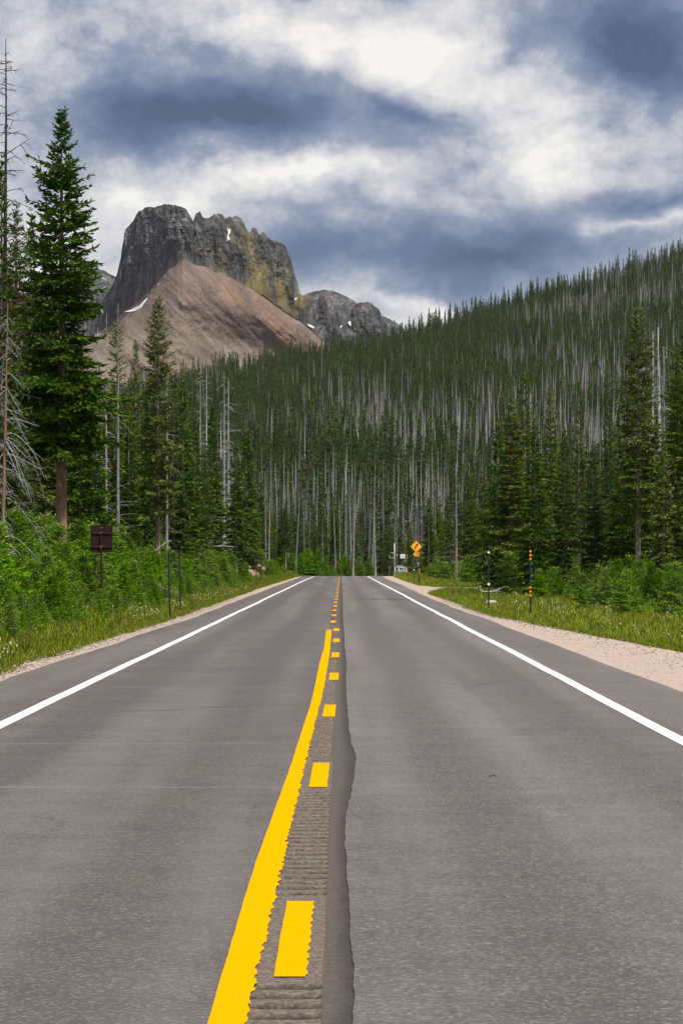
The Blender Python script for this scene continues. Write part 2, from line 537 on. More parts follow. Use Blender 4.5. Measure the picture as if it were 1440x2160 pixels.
M['post_black'] = m_plain('dark_steel_post', (0.02, 0.018, 0.018), 0.6)
M['post_green'] = m_plain('green_steel_post', (0.022, 0.045, 0.035), 0.6)
M['sign_brown'] = m_plain('brown_sign_back', (0.022, 0.009, 0.008), 0.6, 0, 0.25, 0.2)
M['bolt'] = m_plain('bolt_steel', (0.55, 0.55, 0.56), 0.4, 0.6)
M['orange'] = m_plain('orange_reflector', (0.95, 0.22, 0.012), 0.4, 0, 0.1)
M['white_disc'] = m_plain('white_reflector', (0.82, 0.83, 0.85), 0.4, 0, 0.05)
M['sign_yellow'] = m_plain('yellow_sign_sheeting', (0.92, 0.43, 0.008), 0.45, 0, 0.06)
M['sign_black'] = m_plain('black_legend', (0.012, 0.012, 0.012), 0.5, 0, 0.1)
M['sign_white'] = m_plain('white_sign_sheeting', (0.78, 0.78, 0.82), 0.45, 0, 0.05)
M['sign_green'] = m_plain('green_sign_sheeting', (0.01, 0.25, 0.14), 0.45, 0, 0.08)
M['sign_blue'] = m_plain('blue_sign_sheeting', (0.03, 0.03, 0.12), 0.45, 0, 0.08)
M['sign_purple'] = m_plain('purple_sign_sheeting', (0.10, 0.05, 0.20), 0.45, 0, 0.08)
M['galv'] = m_plain('galvanised_steel', (0.48, 0.50, 0.50), 0.45, 0.3, 0.15)
M['grey_panel'] = m_plain('grey_panel', (0.26, 0.29, 0.27), 0.6, 0, 0.2)
M['pale_blue'] = m_plain('pale_blue_panel', (0.33, 0.47, 0.58), 0.5, 0, 0.2)
M['petal_white'] = m_plain('white_petals', (0.75, 0.74, 0.66), 0.7, 0, 0.1)
M['petal_yellow'] = m_plain('yellow_petals', (0.75, 0.62, 0.06), 0.7, 0, 0.15)


def f_stone(N):
    p = objco(N)
    n = N.noise(p, 5.0, 6, 0.7)
    return principled(N, N.ramp(n, [(0.3, (0.26, 0.20, 0.165)), (0.55, (0.46, 0.375, 0.32)), (0.75, (0.60, 0.52, 0.45))]), 0.9, n, 0.8, 0.05, spec=0.1)


M['stone'] = material('pale_stone', f_stone)


def f_soil(N):
    p = pos(N)
    n = N.noise(p, 1.6, 6, 0.7)
    return principled(N, N.ramp(n, [(0.3, (0.16, 0.10, 0.07)), (0.55, (0.34, 0.225, 0.165)), (0.75, (0.50, 0.36, 0.28))]), 0.95, n, 1.0, 0.15, spec=0.05)


M['soil'] = material('bare_soil', f_soil)


# ------------------------------------------------------------------ ground
def drop(Y):
    t = np.clip(np.asarray(Y, float) - 445.0, 0, None)
    return -np.minimum(1.5, 0.0008 * t * t)


def roadx(Y):
    t = np.clip(np.asarray(Y, float) - 425.0, 0, None)
    return t * t / 520.0


HY = [440, 490, 530, 570, 700, 840, 1200, 1600, 2000, 2300]
HH = [0, 0.0, 1.8, 8.5, 20, 34, 79, 131, 190, 236]


def gh(X, Y):
    """ground height"""
    X = np.asarray(X, float); Y = np.asarray(Y, float)
    xr = X - roadx(np.minimum(Y, 520))
    A = np.interp(Y, [0, 150, 300, 450, 600], [2.4, 2.3, 1.1, 0.7, 0.5])
    bl = np.clip(-xr - 6.2, 0, None)
    zl = A * (1 - np.exp(-bl * 0.36 / A))
    br = np.clip(xr - 10.3, 0, None)
    Ar = np.interp(Y, [0, 180, 320, 450, 600], [2.2, 2.0, 1.0, 0.7, 0.5])
    zr = Ar * (1 - np.exp(-br * 0.2 / Ar))
    verge = sstep(5.8, 8.0, np.abs(xr))
    z = -0.07 + zl + zr + verge * (0.22 * (fbm(X * 0.35, Y * 0.2, 4) - 0.45) + 0.02) + drop(Y)
    m = np.clip(0.65 + (X + 70) / 276 * 0.35, 0.3, 1.5)
    yr = 1600 + (np.clip(X, -400, 700) + 70) / 276 * 400
    h = np.interp(np.minimum(Y, yr), HY, HH) - np.clip(Y - yr, 0, None) * 0.33
    h = np.maximum(h, -20.0 * sstep(1500, 2500, Y))
    rough = sstep(560, 800, Y) * (fbm(X / 70, Y / 90, 4) - 0.5)
    return z + m * h + rough * 14


def axis(*parts):
    out = []
    for a, b, s in parts:
        out.append(np.arange(a, b, s))
    return np.unique(np.concatenate(out + [[parts[-1][1]]]))


def grid_sheet(xs, ys, fn):
    X, Y = np.meshgrid(xs, ys)
    Z = fn(X, Y)
    V = np.stack([X, Y, Z], -1).reshape(-1, 3)
    nx, ny = len(xs), len(ys)
    i = (np.arange(ny - 1)[:, None] * nx + np.arange(nx - 1)[None, :])
    Q = np.stack([i, i + 1, i + nx + 1, i + nx], -1).reshape(-1, 4)
    return V, Q


gx = axis((-6000, -700, 400), (-700, -120, 20), (-120, -30, 3), (-30, 30, 0.6), (30, 120, 3), (120, 700, 20), (700, 6000, 400))
gy = axis((-400, 0, 40), (0, 130, 2), (130, 520, 4), (520, 2300, 14), (2300, 12000, 400))
V, Q = grid_sheet(gx, gy, gh)
tag(link('ground', mesh_np('ground', V, Q, smooth=True, mats=[M['ground']])), kind='structure')

# ------------------------------------------------------------------ road
YR = axis((-25, 8, 1.0), (8, 62, 0.0508), (62, 130, 0.25), (130, 500, 1.0))


def ip(Y, pts):
    return np.interp(Y, [p[0] for p in pts], [p[1] for p in pts])


def wob(Y, k, a):
    return a * (fbm(np.asarray(Y) * k + 40, np.full_like(np.asarray(Y, float), 3.3), 3) - 0.5) * 2


YL_L = [(-25, -.54), (12.9, -.522), (19.9, -.515), (25.6, -.473), (29.7, -.446), (34.9, -.425), (41.3, -.392), (48, -.385), (59, -.392), (69, -.365), (88, -.40)]
YL_R = [(-25, -.37), (12.9, -.37), (19.8, -.352), (25.4, -.331), (29.2, -.32), (35.7, -.30), (40.3, -.275), (48, -.25), (60, -.238), (69, -.24), (88, -.262)]
SEAM = [(-25, .05), (13, .045), (14.6, .05), (16.8, .042), (19.6, .034), (21.4, .022), (23.5, .034), (25.6, .068), (29, .118), (30.8, .132), (33, .10), (36, .082), (41, .072), (46, .066), (54, .075), (60, .09), (72, .066), (85, .07), (110, .05), (160, .06), (300, .0), (500, .0)]


def x_a(Y):   # left border of the rumble strip, under the yellow line
    return ip(Y, YL_R) - 0.035 + roadx(Y) - 0.08 * sstep(88, 100, Y)


def x_b(Y):
    return -0.085 + wob(Y, 0.3, 0.012) + roadx(Y) - 0.10 * sstep(90, 102, Y)


def x_s(Y):
    return ip(Y, SEAM) + wob(Y, 0.9, 0.012) + wob(Y, 5.0, 0.006) + roadx(Y)


def x_left(Y):
    return ip(Y, [(-25, -5.3), (55, -5.2), (110, -4.85), (240, -5.05), (500, -5.2)]) + wob(Y, 0.12, 0.10) + roadx(Y)


def x_right(Y):
    return ip(Y, [(-25, 4.75), (45, 4.7), (100, 4.62), (130, 4.45), (175, 4.5), (250, 4.8), (350, 5.0), (450, 5.4), (500, 5.6)]) + wob(Y + 300, 0.12, 0.10) + roadx(Y)


PITCHG = 0.3048
NEAR = 14.4
PERIOD = 12.15
DASH = 3.2


def dash_mask(Y):
    k = (np.asarray(Y, float) - NEAR + 0.25) % PERIOD
    return np.where((k < DASH + 0.5), 1.0, 0.0)


def groove(Y):
    s = np.sin(2 * math.pi * np.asarray(Y) / PITCHG)
    return np.clip(s + 0.25, 0, None) / 1.25


def strip(name, cols, zfun, mat, rows=YR, parent=None, kind='structure', skirt=True, attrs=None):
    """sheet between functions of Y; cols: list of arrays of X per row"""
    X = np.stack(cols, 1); nr, nc = X.shape
    Z = zfun(X, rows) + drop(rows)[:, None]
    V = np.stack([X, np.repeat(rows[:, None], nc, 1), Z], -1)
    i = (np.arange(nr - 1)[:, None] * nc + np.arange(nc - 1)[None, :])
    Q = np.stack([i, i + 1, i + nc + 1, i + nc], -1).reshape(-1, 4)
    VV = V.reshape(-1, 3)
    if skirt:      # side faces down into the ground
        base = len(VV)
        l = V[:, 0].copy(); l[:, 2] -= 0.12
        r = V[:, -1].copy(); r[:, 2] -= 0.12
        VV = np.vstack([VV, l, r])
        k = np.arange(nr - 1)
        Q = np.vstack([Q, np.stack([base + k, k * nc, (k + 1) * nc, base + k + 1], 1),
                       np.stack([k * nc + nc - 1, base + nr + k, base + nr + k + 1, (k + 1) * nc + nc - 1], 1)])
    at_ = {k_: np.concatenate([a_.ravel(), np.zeros(len(VV) - a_.size)]) for k_, a_ in (attrs or {}).items()}
    o = link(name, mesh_np(name, VV, Q, mats=[mat], attrs=at_), parent)
    if kind and parent is None:
        tag(o, kind=kind)
    return o


def lerp_cols(a, b, n):
    return [a + (b - a) * i / (n - 1) for i in range(n)]


road = strip('road', lerp_cols(x_left(YR), x_a(YR), 5), lambda X, R: np.zeros_like(X) + 0.0, M['asphalt'])
strip('right_lane', lerp_cols(x_s(YR), x_right(YR), 5), lambda X, R: np.zeros_like(X) + 0.009, M['asphalt_light'], parent=road)
strip('sealed_band', lerp_cols(x_b(YR), x_s(YR), 5), lambda X, R: np.zeros_like(X) - 0.001, M['band'], parent=road, attrs={'edge': np.ones((len(YR), 1)) * np.linspace(0, 1, 5)[None, :]})
YG = YR[(YR > 9) & (YR < 440)]


def rumble_z(X, R):
    edge = np.ones(X.shape[1]); edge[0] = 0.4; edge[-1] = 0.15
    amp = 0.038 * (1 - dash_mask(R)) * (R < 95)
    jig = 0.8 + 0.4 * fbm(R[:, None] * 2.2, X * 12, 2)
    return -0.002 - amp[:, None] * groove(R)[:, None] * edge[None, :] * jig


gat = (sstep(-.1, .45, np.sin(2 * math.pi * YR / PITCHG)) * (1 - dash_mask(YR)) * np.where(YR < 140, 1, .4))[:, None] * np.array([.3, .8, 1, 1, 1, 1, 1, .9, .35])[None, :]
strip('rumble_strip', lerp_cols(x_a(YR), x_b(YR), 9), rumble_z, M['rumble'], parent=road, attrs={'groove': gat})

# the markings: thin coats of paint on the asphalt
yy = YR[(YR >= -20) & (YR <= 88.6)]
jag = (0.009 + 0.004 * np.sin(yy * 3.1)) * np.where(np.sin(2 * math.pi * yy / PITCHG) > 0.1, 1, 0) * (1 - 0.5 * sstep(30, 60, yy)) * (0.15 + 1.9 * vnoise(yy * 2.3, yy * 0 + 4.4) ** 1.5) + wob(yy, 5.0, 0.018) + wob(yy, 17.0, 0.010)
l_, r_ = ip(yy, YL_L) + wob(yy, 1.2, 0.004), ip(yy, YL_R) - jag
strip('yellow_line', [l_, l_ * .5 + r_ * .5, r_], lambda X, R: np.zeros_like(X) + 0.0045, M['yellow'], yy, road, skirt=False)
for k in range(-2, 36):
    y0 = NEAR + k * PERIOD
    if y0 > 440:
        break
    ry = np.linspace(y0, y0 + DASH, 70 if y0 < 60 else 8)
    cx = ip(ry, [(-25, -.22), (16, -.22), (28, -.184), (41, -.143), (52, -.117), (78, -.115), (90, -.135), (96, -.25), (440, -.26)]) + roadx(ry)
    h = 0.073
    jr = np.where(np.sin(2 * math.pi * ry / PITCHG) > 0, 0.013, 0) * (y0 < 20) * (0.1 + 1.6 * vnoise(ry * 3.1, ry * 0 + 1.4) ** 1.5) + wob(ry, 5, 0.005)
    strip('yellow_dash', [cx - h + wob(ry, 4, .003), cx, cx + h - jr], lambda X, R: np.zeros_like(X) + 0.004, M['yellow'], ry, road, skirt=False)
yy = axis((-20, 120, 1.0), (120, 470, 2.0))
c = -3.78 + wob(yy, 0.06, 0.05) + roadx(yy) + 0.15 * sstep(300, 440, yy)
strip('white_edge_line', [c - .085, c + .085], lambda X, R: np.zeros_like(X) + 0.0045, M['white'], yy, road, skirt=False)
c = 3.42 + wob(yy + 200, 0.06, 0.05) + roadx(yy)
strip('white_edge_line', [c - .085, c + .085], lambda X, R: np.zeros_like(X) + 0.0135, M['white'], yy, road, skirt=False)

# dark sealed patches across the right lane
rp = np.random.default_rng(3)
for (yc, x0, x1) in ((161, 1.0, 3.2), (159, 1.6, 3.3), (166, 0.9, 2.5), (276, 1.0, 3.3), (284, 1.2, 3.3), (280, 1.1, 2.0)):
    mb = MB()
    ys = np.linspace(yc, yc + rp.uniform(1.2, 2.4), 6)
    e0 = x0 + rp.normal(0, .08, 6); e1 = x1 + rp.normal(0, .12, 6)
    o = strip('asphalt_patch', [e0, (e0 + e1) / 2, e1], lambda X, R: np.zeros_like(X) + 0.0132, M['seal'], ys, road, skirt=False)
for (xc, ya, yb) in ((1.45, 160, 170), (2.35, 161, 168), (1.5, 275, 288), (2.6, 276, 286)):
    ys = np.linspace(ya, yb, 12)
    e = xc + np.cumsum(rp.normal(0, .03, 12))
    strip('asphalt_patch', [e, e + .13, e + .26], lambda X, R: np.zeros_like(X) + 0.0172, M['seal'], ys, road, skirt=False)

# gravel shoulders
YS = axis((-25, 130, 0.5), (130, 480, 1.0))
gl_out = ip(YS, [(-25, -6.2), (50, -5.9), (56, -5.55), (61, -5.78), (67, -5.68), (75, -5.7), (95, -5.5), (120, -5.5), (240, -5.9), (480, -5.9)]) + wob(YS, 0.35, 0.16) + roadx(YS)
strip('gravel_shoulder', lerp_cols(gl_out, x_left(YS) + 0.06, 5), lambda X, R: np.linspace(-.05, -.012, 5)[None, :] + 0.02 * (fbm(X * 5, R[:, None] * 3, 3) - .5), M['gravel'], YS)
gr_out = ip(YS, [(-25, 9.5), (40, 8.4), (68, 7.0), (79, 6.5), (90, 6.1), (114, 5.15), (124, 5.0), (135, 5.0), (153, 5.2), (193, 5.1), (207, 5.5), (212, 6.6), (216, 12), (240, 13), (246, 10), (252, 7.2), (267, 6.2), (347, 6.4), (440, 6.9), (480, 7)]) + wob(YS + 100, 0.3, 0.13) + roadx(YS)
strip('gravel_shoulder', lerp_cols(x_right(YS) - 0.06, gr_out, 9), lambda X, R: np.linspace(-.012, -.045, 9)[None, :] + 0.02 * (fbm(X * 4, R[:, None] * 3, 3) - .5), M['gravel'], YS)


# ------------------------------------------------------------------ mountains
def poly_y(pts, x):
    return np.interp(x, [p[0] for p in pts], [p[1] for p in pts])


def f_rock(N):
    p = pos(N)
    lich = N.n('ShaderNodeAttribute', attribute_name='lichen').outputs['Fac']
    tal = N.n('ShaderNodeAttribute', attribute_name='talus').outputs['Fac']
    rust = N.n('ShaderNodeAttribute', attribute_name='rust').outputs['Fac']
    tan = N.n('ShaderNodeAttribute', attribute_name='tan').outputs['Fac']
    st = N.noise(N.vmath('MULTIPLY', p, (1, 1, 0.45)), 0.05, 8, 0.7)
    cr = N.noise(N.vmath('MULTIPLY', p, (1, 1, 0.3)), 0.16, 6, 0.75)
    n2 = N.noise(p, 0.022, 6, 0.65)
    rock = N.ramp(st, [(0.30, (0.035, 0.036, 0.042)), (0.44, (0.12, 0.118, 0.122)), (0.58, (0.225, 0.218, 0.215)), (0.70, (0.46, 0.45, 0.44))])
    ck = N.n('ShaderNodeTexVoronoi', {'Vector': N.vmath('ADD', N.vmath('MULTIPLY', p, (1, 0.5, 0.4)), N.vmath('MULTIPLY', N.noise(p, 0.05, 4, 0.6, 0, 'Color'), (22, 22, 22))), 'Scale': 0.075, 'Detail': 2.0, 'Roughness': 0.7}, feature='DISTANCE_TO_EDGE').outputs['Distance']
    rock = N.mix(N.mapr(ck, 0.0, 0.10, 0.85, 0.0), rock, (0.03, 0.03, 0.034))
    rock = N.mix(N.mapr(cr, 0.35, 0.56, 0.7, 0.0), rock, (0.04, 0.04, 0.044))
    lm = N.math('MULTIPLY', lich, N.math('MULTIPLY', N.mapr(n2, 0.40, 0.58), N.mapr(st, 0.42, 0.55)))
    rock = N.mix(N.math('MULTIPLY', lm, 0.7), rock, (0.27, 0.225, 0.05))
    along = N.n('ShaderNodeMapping', {'Vector': N.vmath('MULTIPLY', p, (1.0, 0.15, 1.0)), 'Rotation': (0, math.radians(-50), 0)}).outputs[0]   # x runs down the fall line
    fall = N.noise(N.vmath('MULTIPLY', along, (0.011, 0.03, 0.055)), 1.0, 7, 0.62, 0.5)
    fall2 = N.noise(N.vmath('MULTIPLY', along, (0.035, 0.08, 0.28)), 1.0, 6, 0.65, 0.3)
    fg = N.noise(p, 0.12, 6, 0.75)
    sc = N.ramp(fall, [(0.3, (0.155, 0.114, 0.097)), (0.5, (0.245, 0.182, 0.151)), (0.7, (0.34, 0.272, 0.232))])
    sc = N.mix(N.mapr(fg, 0.3, 0.5, 0.6, 0.0), sc, (0.085, 0.072, 0.064))
    sc = N.mix(N.mapr(fall2, 0.36, 0.5, 0.6, 0.0), sc, (0.11, 0.085, 0.072))
    sc = N.mix(N.mapr(fall2, 0.56, 0.7, 0.0, 0.4), sc, (0.36, 0.29, 0.24))
    sc = N.mix(N.math('MULTIPLY', tan, 0.75), sc, N.ramp(fall, [(0.35, (0.19, 0.17, 0.115)), (0.65, (0.34, 0.275, 0.22))]))
    rm = N.math('MULTIPLY', rust, N.mapr(fall, 0.4, 0.6))
    sc = N.mix(N.math('MULTIPLY', rm, 0.6), sc, (0.40, 0.22, 0.125))
    c = N.mix(N.mapr(N.math('ADD', tal, N.math('MULTIPLY_ADD', fg, 0.5, -0.25)), 0.42, 0.58), rock, sc)
    return principled(N, c, 0.95, N.math('ADD', st, cr), 1.0, 5.0, spec=0.05)


M['rock'] = material('mountain_rock', f_rock)


def loft_mountain(name, xs, sky, con, Yc, lean, depth, low, ntal=110, ncl=130, seed=0, rough=1.0, jag=2.0, fold=False):
    xs = np.asarray(xs, float)
    s = poly_y(sky, xs) - jag * (ridged(xs * 0.11 + seed, xs * 0 + 1.7, 5, 0.65) - 0.55) * 3.2
    c0 = np.maximum(poly_y(con, xs), s + 2.0)
    c = np.maximum(poly_y(con, xs) + 13 * (fbm(xs * .09 + seed, xs * 0, 5, .65) - .5), s + 2.0)
    yc = Yc(xs)
    u = (xs - 720) / F

    def zp(py, Y):
        return CAMZ + (HZ - py) / F * Y
    zc = zp(c, yc)
    zc0 = zp(c0, yc)
    hcl = (c - s) / F * yc
    ysk = yc + lean * hcl + 8
    zs = zp(s, ysk)
    rows = []; mt = []
    # talus, from far below the view up to the contact
    for t in np.linspace(0, 1, ntal) ** 0.8:
        zb = low
        Z = zb + (zc0 - zb) * t + (zc - zc0) * t ** 12
        if fold:      # the scree's rib runs down and out to one side
            pyr = HZ - (Z - CAMZ) / yc * F
            sh = np.clip(pyr - 548, 0, 330) * 1.05
            yb = Yc(xs + sh * sstep(330, 420, xs + sh * 1.0)) * .85 + Yc(xs) * .15
        else:
            yb = yc
        Y = yc + (yb - yc) * sstep(1.0, 0.7, np.full_like(xs, t)) - np.maximum(zc0 - Z, 0) * 1.42 - 20 * np.sin(t * math.pi)
        rows.append((Y, Z)); mt.append(np.full_like(xs, 1.0))
    for t in np.linspace(0, 1, ncl + 1)[1:]:
        Z = zc + (zs - zc) * t
        Y = yc + (ysk - yc) * (0.65 * t + 0.35 * t ** 3)
        rows.append((Y, Z)); mt.append(np.full_like(xs, 0.0))
    for t in np.linspace(0, 1, 10)[1:]:
        Z = zs - depth * 1.1 * t
        rows.append((ysk + depth * (t ** 0.8) + 6, Z)); mt.append(np.full_like(xs, 0.0))
    Y = np.array([r[0] for r in rows]); Z = np.array([r[1] for r in rows]); T = np.array(mt)
    X = u[None, :] * Y
    # crags and gullies pushed in and out of the cliff, scree ribs on the talus
    cl = np.zeros(len(rows)); cl[ntal:ntal + ncl] = 1
    cl[ntal:ntal + ncl // 2] = sstep(0, 1, np.linspace(0, 1, ncl // 2))
    cl[ntal + ncl:] = 0.6
    XX = X + seed * 31
    fl = ridged(XX / 34 + 0.25 * fbm(XX / 40, Z / 30, 3), Z / 170, 6, 0.6) - 0.55
    bl = ridged(XX / 13 + 3.1, Z / 24, 5, 0.65) - 0.5
    bg = fbm(XX / 90, Z / 110, 3) - 0.5
    dcl = rough * (-(fl * 46 + bl * 22 + bg * 40)) * np.clip(hcl / 60, .15, 1)[None, :]
    dtl = -(ridged((XX * .62 + Z * 0.78) / 38, XX / 260, 5, .6) - 0.55) * 13 - (fbm(XX / 11, Z / 7, 3, .55) - 0.5) * 3.5
    sk = np.linspace(1, 0.35, ncl)
    w = cl[:, None].copy()
    w[ntal:ntal + ncl] *= sk[:, None] ** 0.45
    Y2 = Y + w * dcl + (1 - cl[:, None]) * T * dtl
    V = np.stack([X, Y2, Z], -1)
    nr, nc = Y.shape
    i = (np.arange(nr - 1)[:, None] * nc + np.arange(nc - 1)[None, :])
    Q = np.stack([i, i + 1, i + nc + 1, i + nc], -1).reshape(-1, 4)
    PX = np.broadcast_to(xs, (nr, nc)); PY = HZ - (Z - CAMZ) / Y * F
    lich = np.exp(-((PX - 560) / 75) ** 2 - ((PY - 580) / 80) ** 2) * 1.2 + np.exp(-((PX - 500) / 60) ** 2 - ((PY - 535) / 45) ** 2) + 0.7 * np.exp(-((PX - 610) / 40) ** 2 - ((PY - 650) / 35) ** 2)
    # rust streak down the scree and tan grassy foot, both placed on the mountain's own slope
    line = 610 + (PX - 470) * 0.78
    rust = np.exp(-((PY - line) / 17) ** 2) * sstep(450, 480, PX) * (1 - sstep(640, 680, PX)) + 0.35 * np.exp(-((PY - line + 35) / 22) ** 2) * sstep(430, 500, PX) * (1 - sstep(590, 660, PX))
    tan = sstep(590, 760, PY + (330 - PX) * 0.35)
    me = mesh_np(name, V.reshape(-1, 3), Q, smooth=False, mats=[M['rock']],
                 attrs={'lichen': np.clip(lich, 0, 1).ravel(), 'talus': T.ravel(), 'rust': np.clip(rust, 0, 1).ravel(), 'tan': np.clip(tan, 0, 1).ravel()})
    o = link(name, me)
    tag(o, kind='structure')
    return o, V.reshape(-1, 3), Q


SKY1 = [(60, 800), (170, 720), (205, 660), (225, 622), (240, 600), (247, 580), (256, 545), (262, 505), (265, 486), (272, 478), (282, 468), (292, 450), (305, 442), (325, 438), (345, 432), (362, 432), (380, 437), (392, 442), (399, 453), (408, 467), (413, 452), (421, 446), (428, 459), (440, 461), (450, 452), (460, 450), (470, 455), (476, 463), (482, 457), (497, 456), (508, 462), (516, 473), (522, 486), (527, 489), (534, 478), (540, 481), (546, 496), (556, 489), (562, 500), (575, 508), (590, 511), (600, 518), (608, 532), (614, 548), (620, 575), (628, 600), (633, 622), (650, 630), (668, 640), (674, 624), (682, 622), (692, 648), (700, 657), (709, 650), (716, 672), (726, 680), (736, 668), (745, 646), (758, 641), (775, 637), (790, 645), (800, 656), (808, 676), (830, 700), (900, 740)]
CON1 = [(60, 810), (170, 735), (205, 700), (230, 690), (250, 672), (265, 656), (300, 626), (330, 598), (355, 572), (385, 548), (410, 556), (440, 566), (480, 582), (520, 603), (560, 628), (600, 655), (640, 680), (665, 705), (700, 735), (740, 745), (800, 745), (900, 770)]


def yc1(x):
    xx = np.asarray(x, float)
    return sum(np.interp(xx + o_, [60, 200, 265, 330, 385, 480, 600, 680, 760, 900, 1400], [3700, 3640, 3560, 3480, 3430, 3480, 3545, 3600, 3640, 3700, 3950]) for o_ in (-24, -12, 0, 12, 24)) / 5


mt, mV, mQ = loft_mountain('mountain', np.arange(100, 860, 1.9), SKY1, CON1, yc1, 0.42, 120, 60, ntal=110, ncl=150, seed=1, jag=2.6, fold=True)
loft_mountain('far_mountain', np.arange(560, 960, 5.0), [(560, 690), (625, 632), (640, 622), (660, 615), (682, 612), (705, 615), (722, 622), (745, 634), (765, 648), (790, 662), (820, 672), (845, 688), (880, 720), (960, 760)],
              [(560, 700), (960, 775)], lambda x: 5200 + 0 * x, 1.2, 300, 90, ntal=20, ncl=50, seed=4, rough=0.6, jag=1.2)
loft_mountain('far_mountain', np.arange(-40, 300, 4.0), [(-40, 660), (60, 615), (120, 590), (170, 574), (185, 569), (205, 567), (218, 569), (228, 576), (240, 582), (300, 600)],
              [(-40, 740), (300, 740)], lambda x: 4300 + 0 * x, 0.7, 300, 90, ntal=20, ncl=60, seed=7, rough=0.9, jag=1.5)

mbvh = BVHTree.FromPolygons([tuple(v) for v in mV], [tuple(int(a) for a in q) for q in mQ])


def f_snow(N):
    n = N.noise(pos(N), 0.15, 4, 0.6)
    return principled(N, N.mix(N.mapr(n, 0.3, 0.7), (0.72, 0.74, 0.78), (0.86, 0.87, 0.9)), 0.6, n, 0.3, 1.0)


M['snow'] = material('old_snow', f_snow)
for poly in ([(266, 662), (280, 655), (296, 644), (306, 634), (312, 627), (310, 636), (300, 648), (284, 656)], [(316, 616), (322, 611), (326, 608), (322, 614)], [(331, 602), (336, 597), (334, 603)],
             [(480, 479), (487, 480), (486, 490), (483, 498), (486, 507), (480, 511), (478, 500), (481, 490)], [(212, 645), (215, 652), (219, 662), (217, 664), (213, 655)],
             [(733, 679), (739, 677), (741, 690), (736, 688)], [(716, 690), (722, 684), (719, 694)], [(620, 630), (628, 627), (624, 636)], [(648, 682), (664, 690), (662, 696), (650, 690)]):
    p = np.array(poly, float); c = p.mean(0)
    pts = []
    for k in (1.0, 0.55):
        pts += [c + (q - c) * k for q in p]
    pts.append(c)
    W = []
    for q in pts:
        d = ray(*q)
        hit = mbvh.ray_cast(Vector((0, 0, CAMZ)), d.normalized())
        W.append(hit[0] if hit[0] is not None else None)
    if any(w is None for w in W):
        yv = [w.y for w in W if w is not None]
        if not yv:
            continue
        ym = float(np.median(yv)); W = [w if w is not None else at(*q, ym) for w, q in zip(W, pts)]
    n = len(p)
    W = np.array([tuple(w) for w in W])
    ym = np.median(W[:, 1])
    W[:, 1] = np.clip(W[:, 1], ym - 18, ym + 18)
    W[:n, 1] += 0.5; W[n:, 1] -= 2.5
    Qs = [(i, (i + 1) % n, n + (i + 1) % n, n + i) for i in range(n)]
    Ts = [(n + i, n + (i + 1) % n, 2 * n) for i in range(n)]
    o = link('snow_patch', mesh_np('snow_patch', W, Qs, Ts, True, [M['snow']]), mt)


# ------------------------------------------------------------------ conifers
def diamonds(P, D, L, W, rng, cross=False):
    """leaf-shaped quads: base, two flanks, tip"""
    P = np.asarray(P); D = np.asarray(D); n = len(P)
    D = D / (np.linalg.norm(D, axis=1)[:, None] + 1e-9)
    r = rng.normal(size=(n, 3)); r[:, 2] += 0.8          # mostly flat sprays
    sd_ = np.cross(D, r); sd_ /= np.linalg.norm(sd_, axis=1)[:, None] + 1e-9
    L = L[:, None]; W = W[:, None]
    V = np.stack([P, P + D * L * 0.45 + sd_ * W * .5, P + D * L, P + D * L * 0.45 - sd_ * W * .5], 1)
    if cross:
        s2 = np.cross(D, sd_)
        V = np.concatenate([V, np.stack([P, P + D * L * 0.45 + s2 * W * .5, P + D * L, P + D * L * 0.45 - s2 * W * .5], 1)], 0)
    m = len(V)
    return V.reshape(-1, 3), (np.arange(m)[:, None] * 4 + np.arange(4)[None, :])


